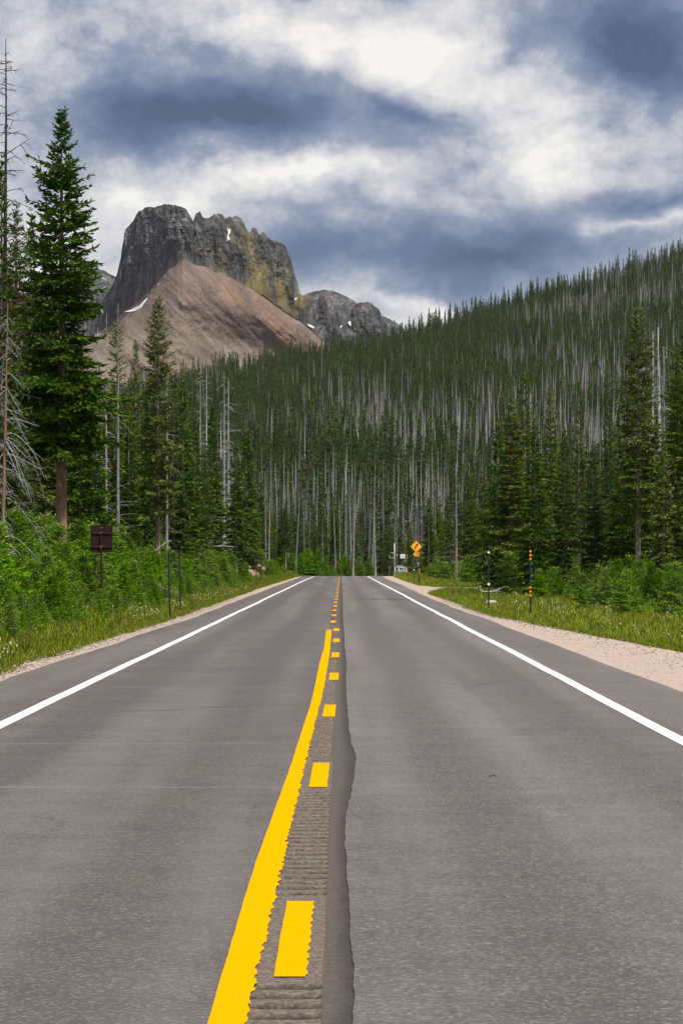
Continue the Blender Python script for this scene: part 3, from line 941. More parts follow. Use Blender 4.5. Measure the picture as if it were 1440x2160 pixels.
def crown(H, R, cb, wh, nb, tl, tw, step, seed, droop=0.5, sparse=0.1, power=0.85, base=0.55, up=0.0, long=0.07, sides=3, cross=False, tuft=0.0):
    rng = np.random.default_rng(seed)
    P, D, L, W = [], [], [], []
    z = cb
    while z < H - 0.1:
        t = (z - cb) / (H - cb)
        shape = (1 - t) ** power * min(1.0, base + t * 3.2)
        n = nb + rng.integers(-1, 2)
        a0 = rng.uniform(0, 6.28)
        tier = rng.uniform(0.75, 1.15)
        for k in range(n):
            if rng.random() < sparse:
                continue
            az = a0 + 6.283 * k / n + rng.normal() * 0.3
            Lb = max(0.12, R * shape * tier * rng.uniform(0.6, 1.1))
            if rng.random() < long:
                Lb *= 1.35
            zz = z + rng.normal() * wh * 0.35
            e0 = (-0.12 + 1.0 * t ** 1.6) + up + rng.normal() * 0.12
            st = step / Lb
            s0 = 0.12 if tuft <= 0 else tuft * rng.uniform(0.5, 1.1)
            s = np.arange(s0, 1.0, st)
            if len(s) == 0:
                s = np.array([0.6])
            s = np.clip(s + rng.normal(0, st * .3, len(s)), 0.03, 1.02)
            dr = droop * (1 - t) * rng.uniform(0.6, 1.3)
            hgt = zz + Lb * (e0 * s - dr * s ** 2 * 0.8 + dr * 0.45 * s ** 4)
            slope = e0 - dr * 1.6 * s + dr * 1.8 * s ** 3
            ca, sa = math.cos(az), math.sin(az)
            pos_ = np.stack([ca * Lb * s, sa * Lb * s, hgt], 1)
            tg = np.stack([np.full_like(s, ca), np.full_like(s, sa), slope], 1)
            kt = 0.62 + 0.38 * (1 - t) ** 0.7
            sl = np.clip(0.55 * Lb * (1.02 - s) + tl * 0.35, tl * 0.3, 1.0)
            P.append(pos_); D.append(tg + rng.normal(0, .25, tg.shape)); L.append(kt * tl * rng.uniform(.7, 1.3, len(s))); W.append(kt * tw * rng.uniform(.7, 1.3, len(s)))
            for sg in (-1, 1):
                sv = np.stack([-sa * sg + ca * 0.55 + 0 * s, ca * sg + sa * 0.55 + 0 * s, slope * 0.5 - 0.12 + rng.normal(0, .16, len(s))], 1)
                sv /= np.linalg.norm(sv, axis=1)[:, None]
                for j in range(sides):
                    f = j / sides
                    ok = (sl * f > tl * 0.45 * j) if j else np.ones(len(s), bool)
                    if not ok.any():
                        continue
                    P.append((pos_ + sv * (sl * f)[:, None])[ok])
                    D.append((sv + tg * 0.25 + rng.normal(0, .32, tg.shape))[ok])
                    L.append((kt * tl * rng.uniform(.7, 1.3, len(s)))[ok]); W.append((kt * tw * rng.uniform(.7, 1.3, len(s)))[ok])
        z += wh * rng.uniform(0.7, 1.3) * (1.0 - 0.45 * t)
    k = 8
    P.append(np.stack([np.zeros(k), np.zeros(k), np.linspace(H - tl * 2.2, H - tl * .5, k)], 1)); D.append(np.stack([rng.normal(0, .3, k), rng.normal(0, .3, k), np.ones(k)], 1))
    L.append(np.full(k, tl * .7)); W.append(np.full(k, tw * .6))
    return diamonds(np.vstack(P), np.vstack(D), np.concatenate(L), np.concatenate(W), rng, cross)


def trunk_path(H, r, seed, bend=0.012, n=14):
    rng = np.random.default_rng(seed)
    z = np.linspace(-0.4, H, n)
    w = np.cumsum(rng.normal(0, bend * H / n, (n, 2)), 0); w -= w[0]
    w *= np.linspace(0.2, 1, n)[:, None] * 0.5
    pts = np.concatenate([w, z[:, None]], 1)
    t = np.clip(z / H, 0, 1)
    rad = r * (1 - t) ** 0.95 + 0.012
    rad[:2] *= 1.25
    return pts, rad


def trunk_mb(H, r, seed, stubs=0, cb=0.0, n=8, sr=0.012):
    mb = MB()
    pts, rad = trunk_path(H, r, seed)
    mb.tube(pts, rad, n)
    rng = np.random.default_rng(seed + 9)
    for _ in range(stubs):
        z = rng.uniform(0.12 * H, max(cb, 0.2 * H)); az = rng.uniform(0, 6.28); l = rng.uniform(.3, 1.5)
        s = np.linspace(0, 1, 4)
        dr = rng.uniform(.1, .7)
        cx = np.interp(z, pts[:, 2], pts[:, 0]); cy = np.interp(z, pts[:, 2], pts[:, 1])
        p = np.stack([cx + math.cos(az) * l * s, cy + math.sin(az) * l * s, z + l * (0.1 * s - dr * s * s)], 1)
        mb.tube(p, np.linspace(sr, sr * .3, 4), 3, cap=False)
    return mb


def snag_mb(H, r, seed, nbr=60, bl=1.0, br=0.014, droop=0.6, twigs=2, n=8, base=0.15, ns=5):
    """bare dead tree: trunk in one mesh builder, branches in another"""
    rng = np.random.default_rng(seed)
    tb = MB(); bb = MB()
    pts, rad = trunk_path(H, r, seed, 0.016)
    tb.tube(pts, rad, n)
    for _ in range(nbr):
        t = rng.uniform(base, 0.98); z = t * H; az = rng.uniform(0, 6.28)
        l = bl * (1 - t) ** 0.6 * rng.uniform(.35, 1.25) + 0.12
        s = np.linspace(0, 1, ns)
        e = rng.normal(0.15, .25); dr = droop * rng.uniform(.3, 1.5)
        cx = np.interp(z, pts[:, 2], pts[:, 0]); cy = np.interp(z, pts[:, 2], pts[:, 1])
        sw = rng.normal(0, .25)
        p = np.stack([cx + math.cos(az) * l * s - math.sin(az) * sw * l * s * s, cy + math.sin(az) * l * s + math.cos(az) * sw * l * s * s, z + l * (e * s - dr * s * s + dr * .5 * s ** 3)], 1)
        bb.tube(p, np.linspace(br * (.6 + l * .5), br * .3, ns), 3, cap=False)
        for _k in range(twigs):
            f = rng.uniform(.3, .9); q = np.array([np.interp(f, s, p[:, i]) for i in range(3)])
            a2 = az + rng.choice([-1, 1]) * rng.uniform(.4, 1.2); l2 = l * rng.uniform(.25, .55)
            u = np.linspace(0, 1, 3)
            p2 = np.stack([q[0] + math.cos(a2) * l2 * u, q[1] + math.sin(a2) * l2 * u, q[2] + l2 * (rng.normal(-.1, .3) * u - .4 * u * u)], 1)
            bb.tube(p2, np.linspace(br * .5, br * .2, 3), 3, cap=False)
    return tb, bb


KIND = {}


def make_kind(key, H, tr, mat, bark, stubs=10, sr=0.012, **kw):
    V, Q = crown(H, seed=hash_(key), **kw)
    cm = mesh_np('crown', V, Q, mats=[M[mat]])
    tm = trunk_mb(H * 0.985, tr, hash_(key), stubs, kw['cb'], sr=sr).mesh('trunk', M[bark], True)
    KIND[key] = (H, tm, cm)


def hash_(s):
    return sum((i + 3) * ord(ch) for i, ch in enumerate(s)) % 9973


# near trees, 16 to 18 m, fine sprays
make_kind('big_spruce', 17.0, 0.215, 'needles', 'bark_red', 34, R=2.5, cb=5.0, wh=0.33, nb=9, tl=0.30, tw=0.10, step=0.08, droop=0.42, sparse=0.18, power=0.72, base=0.6, long=0.10)
make_kind('big_spruce_b', 16.0, 0.22, 'needles', 'bark_red', 20, R=2.35, cb=1.2, wh=0.36, nb=7, tl=0.27, tw=0.088, step=0.078, droop=0.5, sparse=0.12, power=0.8, base=0.7, long=0.08)
make_kind('olive_spruce', 16.0, 0.21, 'needles_olive', 'bark_red', 18, R=2.1, cb=1.8, wh=0.36, nb=7, tl=0.27, tw=0.088, step=0.08, droop=0.45, sparse=0.16, power=0.7, base=0.6)
make_kind('tall_pine', 16.0, 0.15, 'needles_olive', 'bark_grey', 18, R=1.6, cb=4.2, wh=0.36, nb=7, tl=0.26, tw=0.088, step=0.075, droop=0.25, sparse=0.22, power=0.5, base=0.75, up=0.1, tuft=0.25)
make_kind('narrow_pine', 14.0, 0.15, 'needles_olive', 'bark_grey', 14, R=1.2, cb=3.2, wh=0.36, nb=6, tl=0.26, tw=0.088, step=0.08, droop=0.3, sparse=0.26, power=0.6, base=0.6, up=0.08, tuft=0.2)
make_kind('narrow_fir', 13.0, 0.14, 'needles', 'bark_grey', 12, R=1.4, cb=1.4, wh=0.33, nb=7, tl=0.27, tw=0.088, step=0.08, droop=0.45, sparse=0.14, power=0.85, base=0.65)
make_kind('full_fir', 12.0, 0.14, 'needles', 'bark_grey', 8, R=1.7, cb=0.7, wh=0.34, nb=7, tl=0.27, tw=0.088, step=0.085, droop=0.5, sparse=0.10, power=0.9, base=0.8)
# roadside forest, 120 to 480 m off: coarser sprays; bare_ kinds keep a clear pale lower trunk
for sd_i, (nm, mt_) in enumerate((('needles', 'a'), ('needles_olive', 'b'), ('needles', 'c'))):
    make_kind('wood_spruce_' + mt_, 12.0, 0.14, nm, 'bark_grey', 8, R=1.45 + .15 * sd_i, cb=1.2 + .5 * sd_i, wh=0.38, nb=7, tl=0.36, tw=0.135, step=0.14, droop=0.45, sparse=0.14, power=0.8, base=0.6, sides=2)
    make_kind('bare_spruce_' + mt_, 13.0, 0.12, nm, 'bark_grey', 10, R=1.2 + .1 * sd_i, cb=4.4 + .6 * sd_i, wh=0.38, nb=7, tl=0.36, tw=0.135, step=0.14, droop=0.4, sparse=0.18, power=0.65, base=0.6, sides=2)
# young trees by the road
for i in range(6):
    make_kind('young_' + 'abcdef'[i], 2.0, 0.022, 'needles_young', 'bark_grey', 0, R=0.66 + 0.08 * (i % 3), cb=0.06 if i < 3 else 0.35 if i < 5 else 0.85, wh=0.13, nb=7, tl=0.13, tw=0.04, step=0.042, droop=0.2, sparse=0.12, power=0.8, base=0.8, up=0.12, sides=2)

SNAG = {}
for i in range(4):
    tb, bb = snag_mb(15.0, 0.16, 50 + i, 70, 1.5, 0.016, 0.55)
    SNAG['near_' + 'abcd'[i]] = (15.0, tb.mesh('trunk', M['dead'], True), bb.mesh('branches', M['dead']))
tb, bb = snag_mb(18.0, 0.13, 71, 130, 1.5, 0.02, 0.25, 3, base=0.35)
SNAG['dark'] = (18.0, tb.mesh('trunk', M['dead_dark'], True), bb.mesh('branches', M['dead_dark']))
tb, bb = snag_mb(8.5, 0.14, 73, 105, 2.6, 0.017, 0.95, 5, base=0.10, ns=7)
SNAG['broken'] = (8.5, tb.mesh('trunk', M['bark_red'], True), bb.mesh('branches', M['dead']))
for i in range(4):
    tb, bb = snag_mb(14.0, 0.15, 90 + i, 46, 0.95, 0.022, 0.5, 1, 6, base=0.25, ns=3)
    SNAG['slim_' + 'abcd'[i]] = (14.0, tb.mesh('trunk', M['dead_grey'], True), bb.mesh('branches', M['dead_grey']))

USED = []     # ground positions of trees, for spacing


def place_tree(name, kind, X, Y, H, label, cat, group=None, rot=None, wide=1.0, lean=0.0, table=None):
    h0, tm, cm = (table or KIND)[kind]
    z = float(gh(X, Y))
    r = link(name, None, None, (X, Y, z), (lean, lean * .4, RNG.uniform(0, 6.28) if rot is None else rot))
    s = H / h0
    r.scale = (s * wide, s * wide, s)
    r.empty_display_size = 0.3
    link('trunk', tm, r)
    c_ = link('crown' if table is None else 'branches', cm, r)
    if table is not None:
        c_['kind'] = 'stuff'
    tag(r, label, cat, group)
    USED.append((X, Y))
    return r


def hero(name, kind, px, ptop, Y, label, cat='tree', wide=1.0, lean=0.0, table=None, rot=None):
    if name == 'spruce_tree':      # the first kind of tree the label speaks of
        w_ = [w.strip(',') for w in label.split() if w.strip(',') in ('spruce', 'pine', 'fir')]
        name = (w_[0] if w_ else 'spruce') + '_tree'
    X = at(px, HZ, Y).x
    H = zat(ptop, Y) - float(gh(X, Y))
    return place_tree(name, kind, X, Y, H, label, cat, None, rot, wide, lean, table)


hero('spruce_tree', 'big_spruce', 130, 234, 112, 'tallest dark green spruce with a thick red-brown trunk behind the brown sign', wide=1.0)
hero('spruce_tree', 'olive_spruce', 34, 425, 122, 'olive green spruce close behind the bare dark snag at the road bank', wide=0.95)
hero('spruce_tree', 'narrow_fir', 2, 340, 101, 'dark spruce half out of frame above the pale broken dead tree', wide=0.85)
hero('spruce_tree', 'narrow_fir', 66, 450, 135, 'slim spruce top peeping out between the dark snag and the tallest spruce', wide=0.9)
hero('spruce_tree', 'full_fir', 168, 720, 128, 'bushy green spruce filling the gap just behind the brown sign', wide=1.25)
hero('spruce_tree', 'big_spruce_b', 92, 640, 132, 'full dark spruce standing behind the thick red-brown trunk', wide=1.1)
hero('spruce_tree', 'full_fir', 196, 830, 124, 'rounded bright green fir directly above the brown sign', wide=1.2)
hero('spruce_tree', 'narrow_pine', 246, 680, 172, 'thin olive pine with a pale dead pole in front of it', wide=1.05)
hero('spruce_tree', 'narrow_pine', 286, 716, 190, 'slender dark pine against the scree slope, between two taller pines', wide=0.75)
hero('spruce_tree', 'tall_pine', 333, 628, 160, 'tall olive pine with a clear pale trunk, the scree slope behind its top', wide=1.0)
hero('spruce_tree', 'narrow_fir', 366, 790, 182, 'narrow green spruce hard beside the tall olive pine', wide=1.0)
hero('spruce_tree', 'full_fir', 386, 786, 186, 'dense green spruce with a pointed top below the scree slope', wide=1.0)
hero('spruce_tree', 'narrow_fir', 310, 830, 176, 'dark fir tucked against the left of the tall olive pine trunk')
hero('spruce_tree', 'full_fir', 272, 880, 168, 'shaded fir between the dead pole and the tall olive pine')
hero('spruce_tree', 'full_fir', 412, 872, 205, 'green fir left of the dark spire by the pale dead pair', wide=1.0)
hero('spruce_tree', 'narrow_fir', 448, 858, 255, 'dark spire beside the pale pair of dead trunks', wide=1.2)
hero('spruce_tree', 'wood_spruce_a', 520, 900, 275, 'dark spruce with a rounded top just right of the pale dead pair', wide=1.15)
hero('spruce_tree', 'wood_spruce_c', 498, 930, 262, 'green spruce in front of the pale dead pair, trunk bare near the ground')
hero('spruce_tree', 'tall_pine', 1345, 648, 158, 'tallest olive pine of the far verge, ragged top and long bare trunk', wide=1.12)
hero('spruce_tree', 'olive_spruce', 1430, 735, 150, 'broad olive green spruce cut by the picture edge, right of the tallest olive pine', wide=1.1)
hero('spruce_tree', 'big_spruce', 1452, 672, 168, 'high dark spruce mostly out of frame behind the broad edge spruce')
hero('spruce_tree', 'narrow_pine', 1105, 784, 190, 'pointed olive spruce, highest of the clump above the orange-dotted post', wide=1.15)
hero('spruce_tree', 'olive_spruce', 1078, 828, 182, 'wide olive spruce forming the outer flank of the clump above the white-dotted post', wide=1.25)
hero('spruce_tree', 'olive_spruce', 1160, 815, 196, 'yellowish green spruce with pale trunk showing through its top', wide=0.95)
hero('spruce_tree', 'narrow_pine', 1220, 856, 186, 'narrow spruce in the dip between the yellowish spruce and the grey-barked one', wide=1.1)
hero('spruce_tree', 'narrow_fir', 1282, 852, 180, 'grey-barked spruce with stiff level branches left of the tallest olive pine', wide=1.05)
hero('spruce_tree', 'full_fir', 1050, 885, 200, 'low dark fir at the outer end of the clump, bordering the dead hillside', wide=1.2)
hero('spruce_tree', 'full_fir', 1128, 880, 172, 'dense green fir standing just behind the post with orange dots', wide=1.15)
hero('spruce_tree', 'full_fir', 1190, 905, 176, 'shadowy fir below the yellowish spruce', wide=1.15)
hero('spruce_tree', 'full_fir', 1250, 930, 172, 'bluish green fir before the narrow spruce in the dip', wide=1.1)
hero('spruce_tree', 'full_fir', 1310, 905, 170, 'dark fir filling in left of the long bare pine trunk', wide=1.15)
hero('spruce_tree', 'full_fir', 1382, 880, 165, 'green fir between the long bare pine trunk and the edge spruce', wide=1.2)
hero('spruce_tree', 'full_fir', 1415, 960, 146, 'bright lower fir in front of the edge spruce, above the fallen log', wide=1.3)
hero('spruce_tree', 'narrow_pine', 1368, 800, 175, 'thin olive pine close behind the tallest olive pine')
hero('spruce_tree', 'wood_spruce_b', 1018, 985, 260, 'small olive spruce where the dense clump meets the dead hillside')
hero('spruce_tree', 'wood_spruce_c', 990, 1010, 285, 'short dark spruce beside the reddish broken snag')

hero('dead_spruce', 'dark', 12, 82, 104, 'tall dark bare snag at the picture edge, taller than everything', 'dead tree', table=SNAG)
hero('dead_spruce', 'broken', 4, 640, 88, 'pale dead tree with long drooping bare branches over the young firs', 'dead tree', table=SNAG, lean=0.03, wide=0.5, rot=0.4)
hero('dead_spruce', 'near_a', 178, 465, 140, 'thin dead spire behind the tallest spruce, poking out on its far side', 'dead tree', table=SNAG, wide=0.7)
hero('dead_spruce', 'near_b', 249, 640, 150, 'straight pale dead pole between the brown sign and the tall olive pine', 'dead tree', table=SNAG, wide=0.75)
hero('dead_spruce', 'near_c', 352, 640, 178, 'dead pole half hidden by the tall olive pine', 'dead tree', table=SNAG, wide=0.6)
hero('dead_spruce', 'near_d', 205, 690, 160, 'short dead pole against the scree, right of the tallest spruce', 'dead tree', table=SNAG, wide=0.7)
hero('dead_spruce', 'near_a', 224, 660, 166, 'wispy dead pole against the scree with fine twigs', 'dead tree', table=SNAG, wide=0.6)
hero('dead_spruce', 'near_b', 473, 785, 300, 'left one of a pale pair of dead trunks rising over the roadside forest', 'dead tree', table=SNAG, wide=0.9)
hero('dead_spruce', 'near_c', 482, 800, 292, 'thicker one of a pale pair of dead trunks rising over the roadside forest', 'dead tree', table=SNAG, wide=1.2)
hero('dead_spruce', 'near_d', 422, 760, 290, 'dark dead pole against the foot of the scree slope', 'dead tree', table=SNAG, wide=0.7)
hero('dead_spruce', 'near_a', 436, 765, 310, 'second dead pole against the foot of the scree slope', 'dead tree', table=SNAG, wide=0.7)
split_tree = hero('dead_spruce', 'near_b', 962, 985, 290, 'grey broken snag with a reddish split low on its trunk', 'dead tree', table=SNAG, wide=1.2)
tp_, tr_ = trunk_path(15.0, 0.16, 51)
zz_ = np.linspace(1.9, 5.2, 8)
mb = MB(); mb.tube(np.stack([np.interp(zz_, tp_[:, 2], tp_[:, 0]), np.interp(zz_, tp_[:, 2], tp_[:, 1]), zz_], 1), np.interp(zz_, tp_[:, 2], tr_) * np.array([.97, 1.03, 1.05, 1.04, 1.05, 1.04, 1.03, .97]), 8, cap=False)
mb.build('bare_split', M['bark_red'], split_tree, True)['label'] = 'reddish split low on the trunk'
hero('dead_spruce', 'near_a', 744, 1062, 470, 'white leaning dead trunk just past the end of the yellow line', 'dead tree', table=SNAG, lean=0.05, rot=0.2)
hero('dead_spruce', 'near_d', 792, 1090, 466, 'white dead trunk leaning away from the road crest by the right edge line', 'dead tree', table=SNAG, lean=-0.04, rot=0.1)
hero('dead_spruce', 'near_c', 1118, 830, 205, 'pale dead trunk standing among the dense clump above the orange-dotted post', 'dead tree', table=SNAG, wide=0.9)
hero('dead_spruce', 'near_d', 1153, 800, 208, 'white dead trunk seen through the yellowish spruce', 'dead tree', table=SNAG, wide=1.0)
hero('dead_spruce', 'near_a', 1390, 690, 200, 'tall grey dead tree with curled branches, right behind the tallest olive pine', 'dead tree', table=SNAG, wide=1.4)
hero('dead_spruce', 'near_b', 1376, 700, 206, 'grey dead tree with a reddish twiggy middle behind the tallest olive pine', 'dead tree', table=SNAG, wide=1.2)
hero('dead_spruce', 'near_c', 1400, 730, 196, 'leafless grey tree touching the edge spruce', 'dead tree', table=SNAG, wide=1.1)

# ------- the rest of the roadside forest: real trees, nearest first, under the outline the photograph shows
ENV = [(-60, 430), (0, 500), (60, 560), (150, 640), (200, 760), (230, 800), (300, 850), (360, 890), (420, 920), (470, 985), (520, 985), (560, 1025), (620, 1050), (680, 1070), (730, 1075), (800, 1080), (870, 1075), (930, 1040), (980, 1030), (1020, 1010), (1060, 975), (1110, 950), (1170, 950), (1230, 965), (1300, 955), (1350, 930), (1400, 900), (1440, 850), (1520, 780)]


def zone(px, Y):
    if Y > 440:
        return 'crest'
    if px < 720:
        return 'west_near' if Y < 200 else 'west_far'
    return 'east_near' if Y < 240 else 'east_far'


ZW = {'crest': ('beyond the road crest', 'trees beyond the road crest'),
      'west_near': ('behind the brown sign', 'trees of the left roadside forest near the brown sign'),
      'west_far': ('in the forest past the soil bank', 'trees of the left roadside forest farther along'),
      'east_near': ('behind the orange-dotted post', 'trees of the right roadside forest'),
      'east_far': ('behind the diamond sign', 'trees behind the yellow diamond sign')}
TXT = {'wood_spruce_a': 'dark spruce clothed to the ground', 'wood_spruce_b': 'olive spruce clothed to the ground', 'wood_spruce_c': 'wide green spruce with low skirts',
       'bare_spruce_a': 'dark bare-stemmed spruce', 'bare_spruce_b': 'olive bare-stemmed spruce', 'bare_spruce_c': 'high-crowned green spruce'}


def size_word(h):
    return 'low' if h < 6 else 'small' if h < 7.5 else 'medium' if h < 9 else 'tall' if h < 11 else 'very tall'


def lean_word(l):
    return 'leaning ' if abs(l) > .022 else ''


def girth(w, a=.93, b=1.07):
    return 'slender ' if w < a else 'stout ' if w > b else ''


cand = []
rs = np.random.default_rng(21)
tries = 0
while len(cand) < 232 and tries < 60000:
    tries += 1
    Y = 92 + 440 * rs.random() ** 0.8
    px = rs.uniform(-60, 1500)
    X = (px - 720) / F * Y
    xr = X - float(roadx(min(Y, 520)))
    lim_l = -8.4 if Y < 250 else -7.8
    if Y < 462 and lim_l < xr < (12.0 if Y < 200 else 10.5 if 250 < Y < 300 else 14.0 if 195 < Y < 255 else 9.4):
        continue
    if Y > 462 and abs(xr) < 5.5 and Y < 478:
        continue
    if (720 < px < 960 and Y < 330) or (px < 230 and Y < 138):
        continue
    dmin = 2.1 if Y < 300 else 2.5
    if any((X - a) ** 2 + (Y - b) ** 2 < dmin * dmin for a, b in USED + cand[-400:]):
        continue
    z = float(gh(X, Y))
    top = np.interp(px, [e[0] for e in ENV], [e[1] for e in ENV]) + rs.normal(10, 22)
    hmax = zat(top, Y) - z
    if hmax < 3.0:
        continue
    H = min(hmax, rs.uniform(8, 14.5))
    if H < 4:
        continue
    cand.append((X, Y))
    bare = rs.random() < (0.88 if (px < 720 and Y > 185) else 0.5)
    k = ('bare_spruce_' if bare else 'wood_spruce_') + 'abc'[rs.integers(3)]
    if rs.random() < 0.17:
        k = 'slim_' + 'abcd'[rs.integers(4)]
        zw = zone(px, Y)
        ln = rs.normal(0, .018)
        place_tree('dead_spruce', k, X, Y, H * rs.uniform(.9, 1.2), f'{size_word(H)} {lean_word(ln)}pale dead spruce trunk {ZW[zw][0]}', 'dead tree', 'dead ' + ZW[zw][1], None, 0.8, ln, SNAG)
    else:
        zw = zone(px, Y)
        wd_ = rs.uniform(.85, 1.15)
        place_tree('spruce_tree', k, X, Y, H, f'{size_word(H)} {girth(wd_)}{TXT[k]} {ZW[zw][0]}', 'tree', ZW[zw][1], None, wd_)
print('roadside trees', len(cand), tries)

# ------- the forested hillside: trees on a jittered grid; the nearest are things, the rest one mass each of living and dead
rs = np.random.default_rng(33)
pts = []
Y = 476.0
while Y < 2120:
    sp = 3.9 + (Y - 476) / 1700 * 1.6
    half = 0.118 * Y + 10
    xs = np.arange(-half, half, sp)
    xs = xs + rs.uniform(-.5, .5, len(xs)) * sp
    ys = Y + rs.uniform(-.5, .5, len(xs)) * sp * 1.15
    pts.append(np.stack([xs, ys], 1))
    Y += sp * 1.15
hp = np.vstack(pts)
keep = ~((hp[:, 1] < 560) & (np.abs(hp[:, 0] - roadx(np.minimum(hp[:, 1], 520))) < 6.5))
yr_ = 1600 + (hp[:, 0] + 70) / 276 * 400
keep &= (hp[:, 1] < yr_ + 25) & (rs.random(len(hp)) < 0.93)
hp = hp[keep]
hz = gh(hp[:, 0], hp[:, 1])
mask = fbm(hp[:, 0] / 55 + 8, hp[:, 1] / 150 + 3, 4)
yr_ = 1600 + (hp[:, 0] + 70) / 276 * 400
pl = np.interp(hp[:, 1], [470, 560, 650, 900, 1300, 1500, 2000], [.92, .86, .62, .52, .58, .70, .8]) + (mask - .5) * 3.2 + (fbm(hp[:, 0] / 16 + 2, hp[:, 1] / 40, 3) - .5) * 1.2 + 0.5 * sstep(-160, -10, hp[:, 1] - yr_)
live = rs.random(len(hp)) < np.clip(pl, .08, .97)
hh = np.where(live, rs.triangular(5, 10.5, 16, len(hp)), rs.triangular(6, 13, 17, len(hp)))
low_ = np.interp((hp[:, 0] / hp[:, 1]) * F + 720, [e[0] for e in ENV], [e[1] for e in ENV])
print('hill trees', len(hp), live.sum())

order = np.argsort(hp[:, 1])
nl = nd = 0
used_ind = np.zeros(len(hp), bool)
for i in order:
    if live[i] and nl < 60:
        nl += 1
        k = ('bare_spruce_', 'wood_spruce_')[int(rs.random() < .6)] + 'abc'[rs.integers(3)]
        hgt = min(hh[i], 12)
        place_tree('spruce_tree', k, hp[i, 0], hp[i, 1], hgt, f'{size_word(hgt)} {TXT[k]} at the foot of the dead hillside', 'tree', 'spruces at the foot of the hillside')
        used_ind[i] = True
    elif not live[i] and nd < 150:
        nd += 1
        qx = hp[i, 0] / hp[i, 1] * F + 720
        side = 'under the scree slope' if qx < 560 else 'above where the left edge line ends' if qx < 680 else 'above where the yellow line ends' if qx < 760 else 'above where the right edge line ends' if qx < 840 else 'above the yellow diamond sign' if qx < 930 else 'beside the reddish broken snag' if qx < 1010 else 'above the white-dotted post' if qx < 1080 else 'above the orange-dotted post'
        ln, wd_ = rs.normal(0, .025), rs.uniform(.55, 1.0)
        place_tree('dead_spruce', 'slim_' + 'abcd'[rs.integers(4)], hp[i, 0], hp[i, 1], hh[i], f"{'short' if hh[i] < 11 else 'middling' if hh[i] < 13.3 else 'tall'} {lean_word(ln)}{girth(wd_, .7, .87)}bare dead spruce on the hillside {side}", 'dead tree', 'bare dead spruces low on the hillside, ' + side, None, wd_, ln, SNAG)
        used_ind[i] = True

protos = bpy.data.collections


def gn_scatter(name, P, rot, scl, idx, objs, kind='stuff', zscale=None):
    """one object whose points carry copies of a few small meshes"""
    pc = bpy.data.collections.new(name + '_kinds')
    for j, o in enumerate(objs):
        o.name = f'{name}_kind_{j:02d}'
        pc.objects.link(o)
    me = bpy.data.meshes.new(name)
    me.vertices.add(len(P)); me.vertices.foreach_set('co', np.asarray(P, np.float32).ravel())
    for nm, typ, arr in (('turn', 'FLOAT', rot), ('size', 'FLOAT', scl), ('pick', 'INT', idx)):
        a = me.attributes.new(nm, typ, 'POINT'); a.data.foreach_set('value', np.asarray(arr, np.float32 if typ == 'FLOAT' else np.int32))
    o = link(name, me)
    g = bpy.data.node_groups.new(name, 'GeometryNodeTree')
    g.interface.new_socket('Geometry', in_out='INPUT', socket_type='NodeSocketGeometry')
    g.interface.new_socket('Geometry', in_out='OUTPUT', socket_type='NodeSocketGeometry')
    n = g.nodes; l = g.links
    gi = n.new('NodeGroupInput'); go = n.new('NodeGroupOutput')
    ci = n.new('GeometryNodeCollectionInfo'); ci.inputs[0].default_value = pc; ci.inputs[1].default_value = True; ci.inputs[2].default_value = True
    ip_ = n.new('GeometryNodeInstanceOnPoints'); ip_.inputs['Pick Instance'].default_value = True

    def named(nm, typ):
        a = n.new('GeometryNodeInputNamedAttribute'); a.data_type = typ; a.inputs[0].default_value = nm
        return a.outputs[0]
    cx = n.new('ShaderNodeCombineXYZ'); l.new(named('turn', 'FLOAT'), cx.inputs[2])
    l.new(gi.outputs[0], ip_.inputs['Points']); l.new(ci.outputs[0], ip_.inputs['Instance'])
    l.new(named('pick', 'INT'), ip_.inputs['Instance Index'])
    l.new(cx.outputs[0], ip_.inputs['Rotation']); l.new(named('size', 'FLOAT'), ip_.inputs['Scale'])
    l.new(ip_.outputs[0], go.inputs[0])
    md = o.modifiers.new('scatter', 'NODES'); md.node_group = g
    tag(o, kind=kind)
    return o


def proto(name, me):
    return bpy.data.objects.new(name, me)


far_live = []
for i in range(7):
    V, Q = crown(12.0, (1.4, 1.6, 1.8, 1.2, 1.5, 1.9, 1.35)[i], (0.8, 1.5, 1.0, 2.5, 0.6, 1.2, 3.2)[i], 0.58, 6, 0.55, 0.24, 0.34, 300 + i, 0.35, 0.08, 0.95, 0.65, 0.0, 0.08, 2)
    T = MB(); T.tube(*trunk_path(11.8, 0.12, 300 + i, n=5), 5, cap=False)
    tV = np.vstack(T.V); tQ = np.vstack(T.Q)
    me = mesh_np('hill_spruce', np.vstack([V, tV]), np.vstack([Q, tQ + len(V)]), mats=[M['needles_far'], M['bark_grey']], qm=np.concatenate([np.zeros(len(Q)), np.ones(len(tQ))]))
    far_live.append(proto('hill_spruce', me))
far_dead = []
for i in range(8):
    tb, bb = snag_mb(13.0, 0.115, 400 + i, 20, 0.7, 0.018, 0.5, 0, 5, base=0.2, ns=3)
    tb.add(np.vstack(bb.V), np.vstack(bb.Q))
    tl_ = (0.0, 0.02, -0.03, 0.05, 0.0, -0.015, 0.11, -0.05)[i]      # some lean
    tb.V = [np.stack([v[:, 0] + tl_ * v[:, 2], v[:, 1] - .5 * tl_ * v[:, 2], v[:, 2] * (1, 1, 1, 1, .6, 1, .8, .45)[i]], 1) for v in tb.V]
    far_dead.append(proto('hill_snag', tb.mesh('hill_snag', M['dead'])))
sel = live & ~used_ind
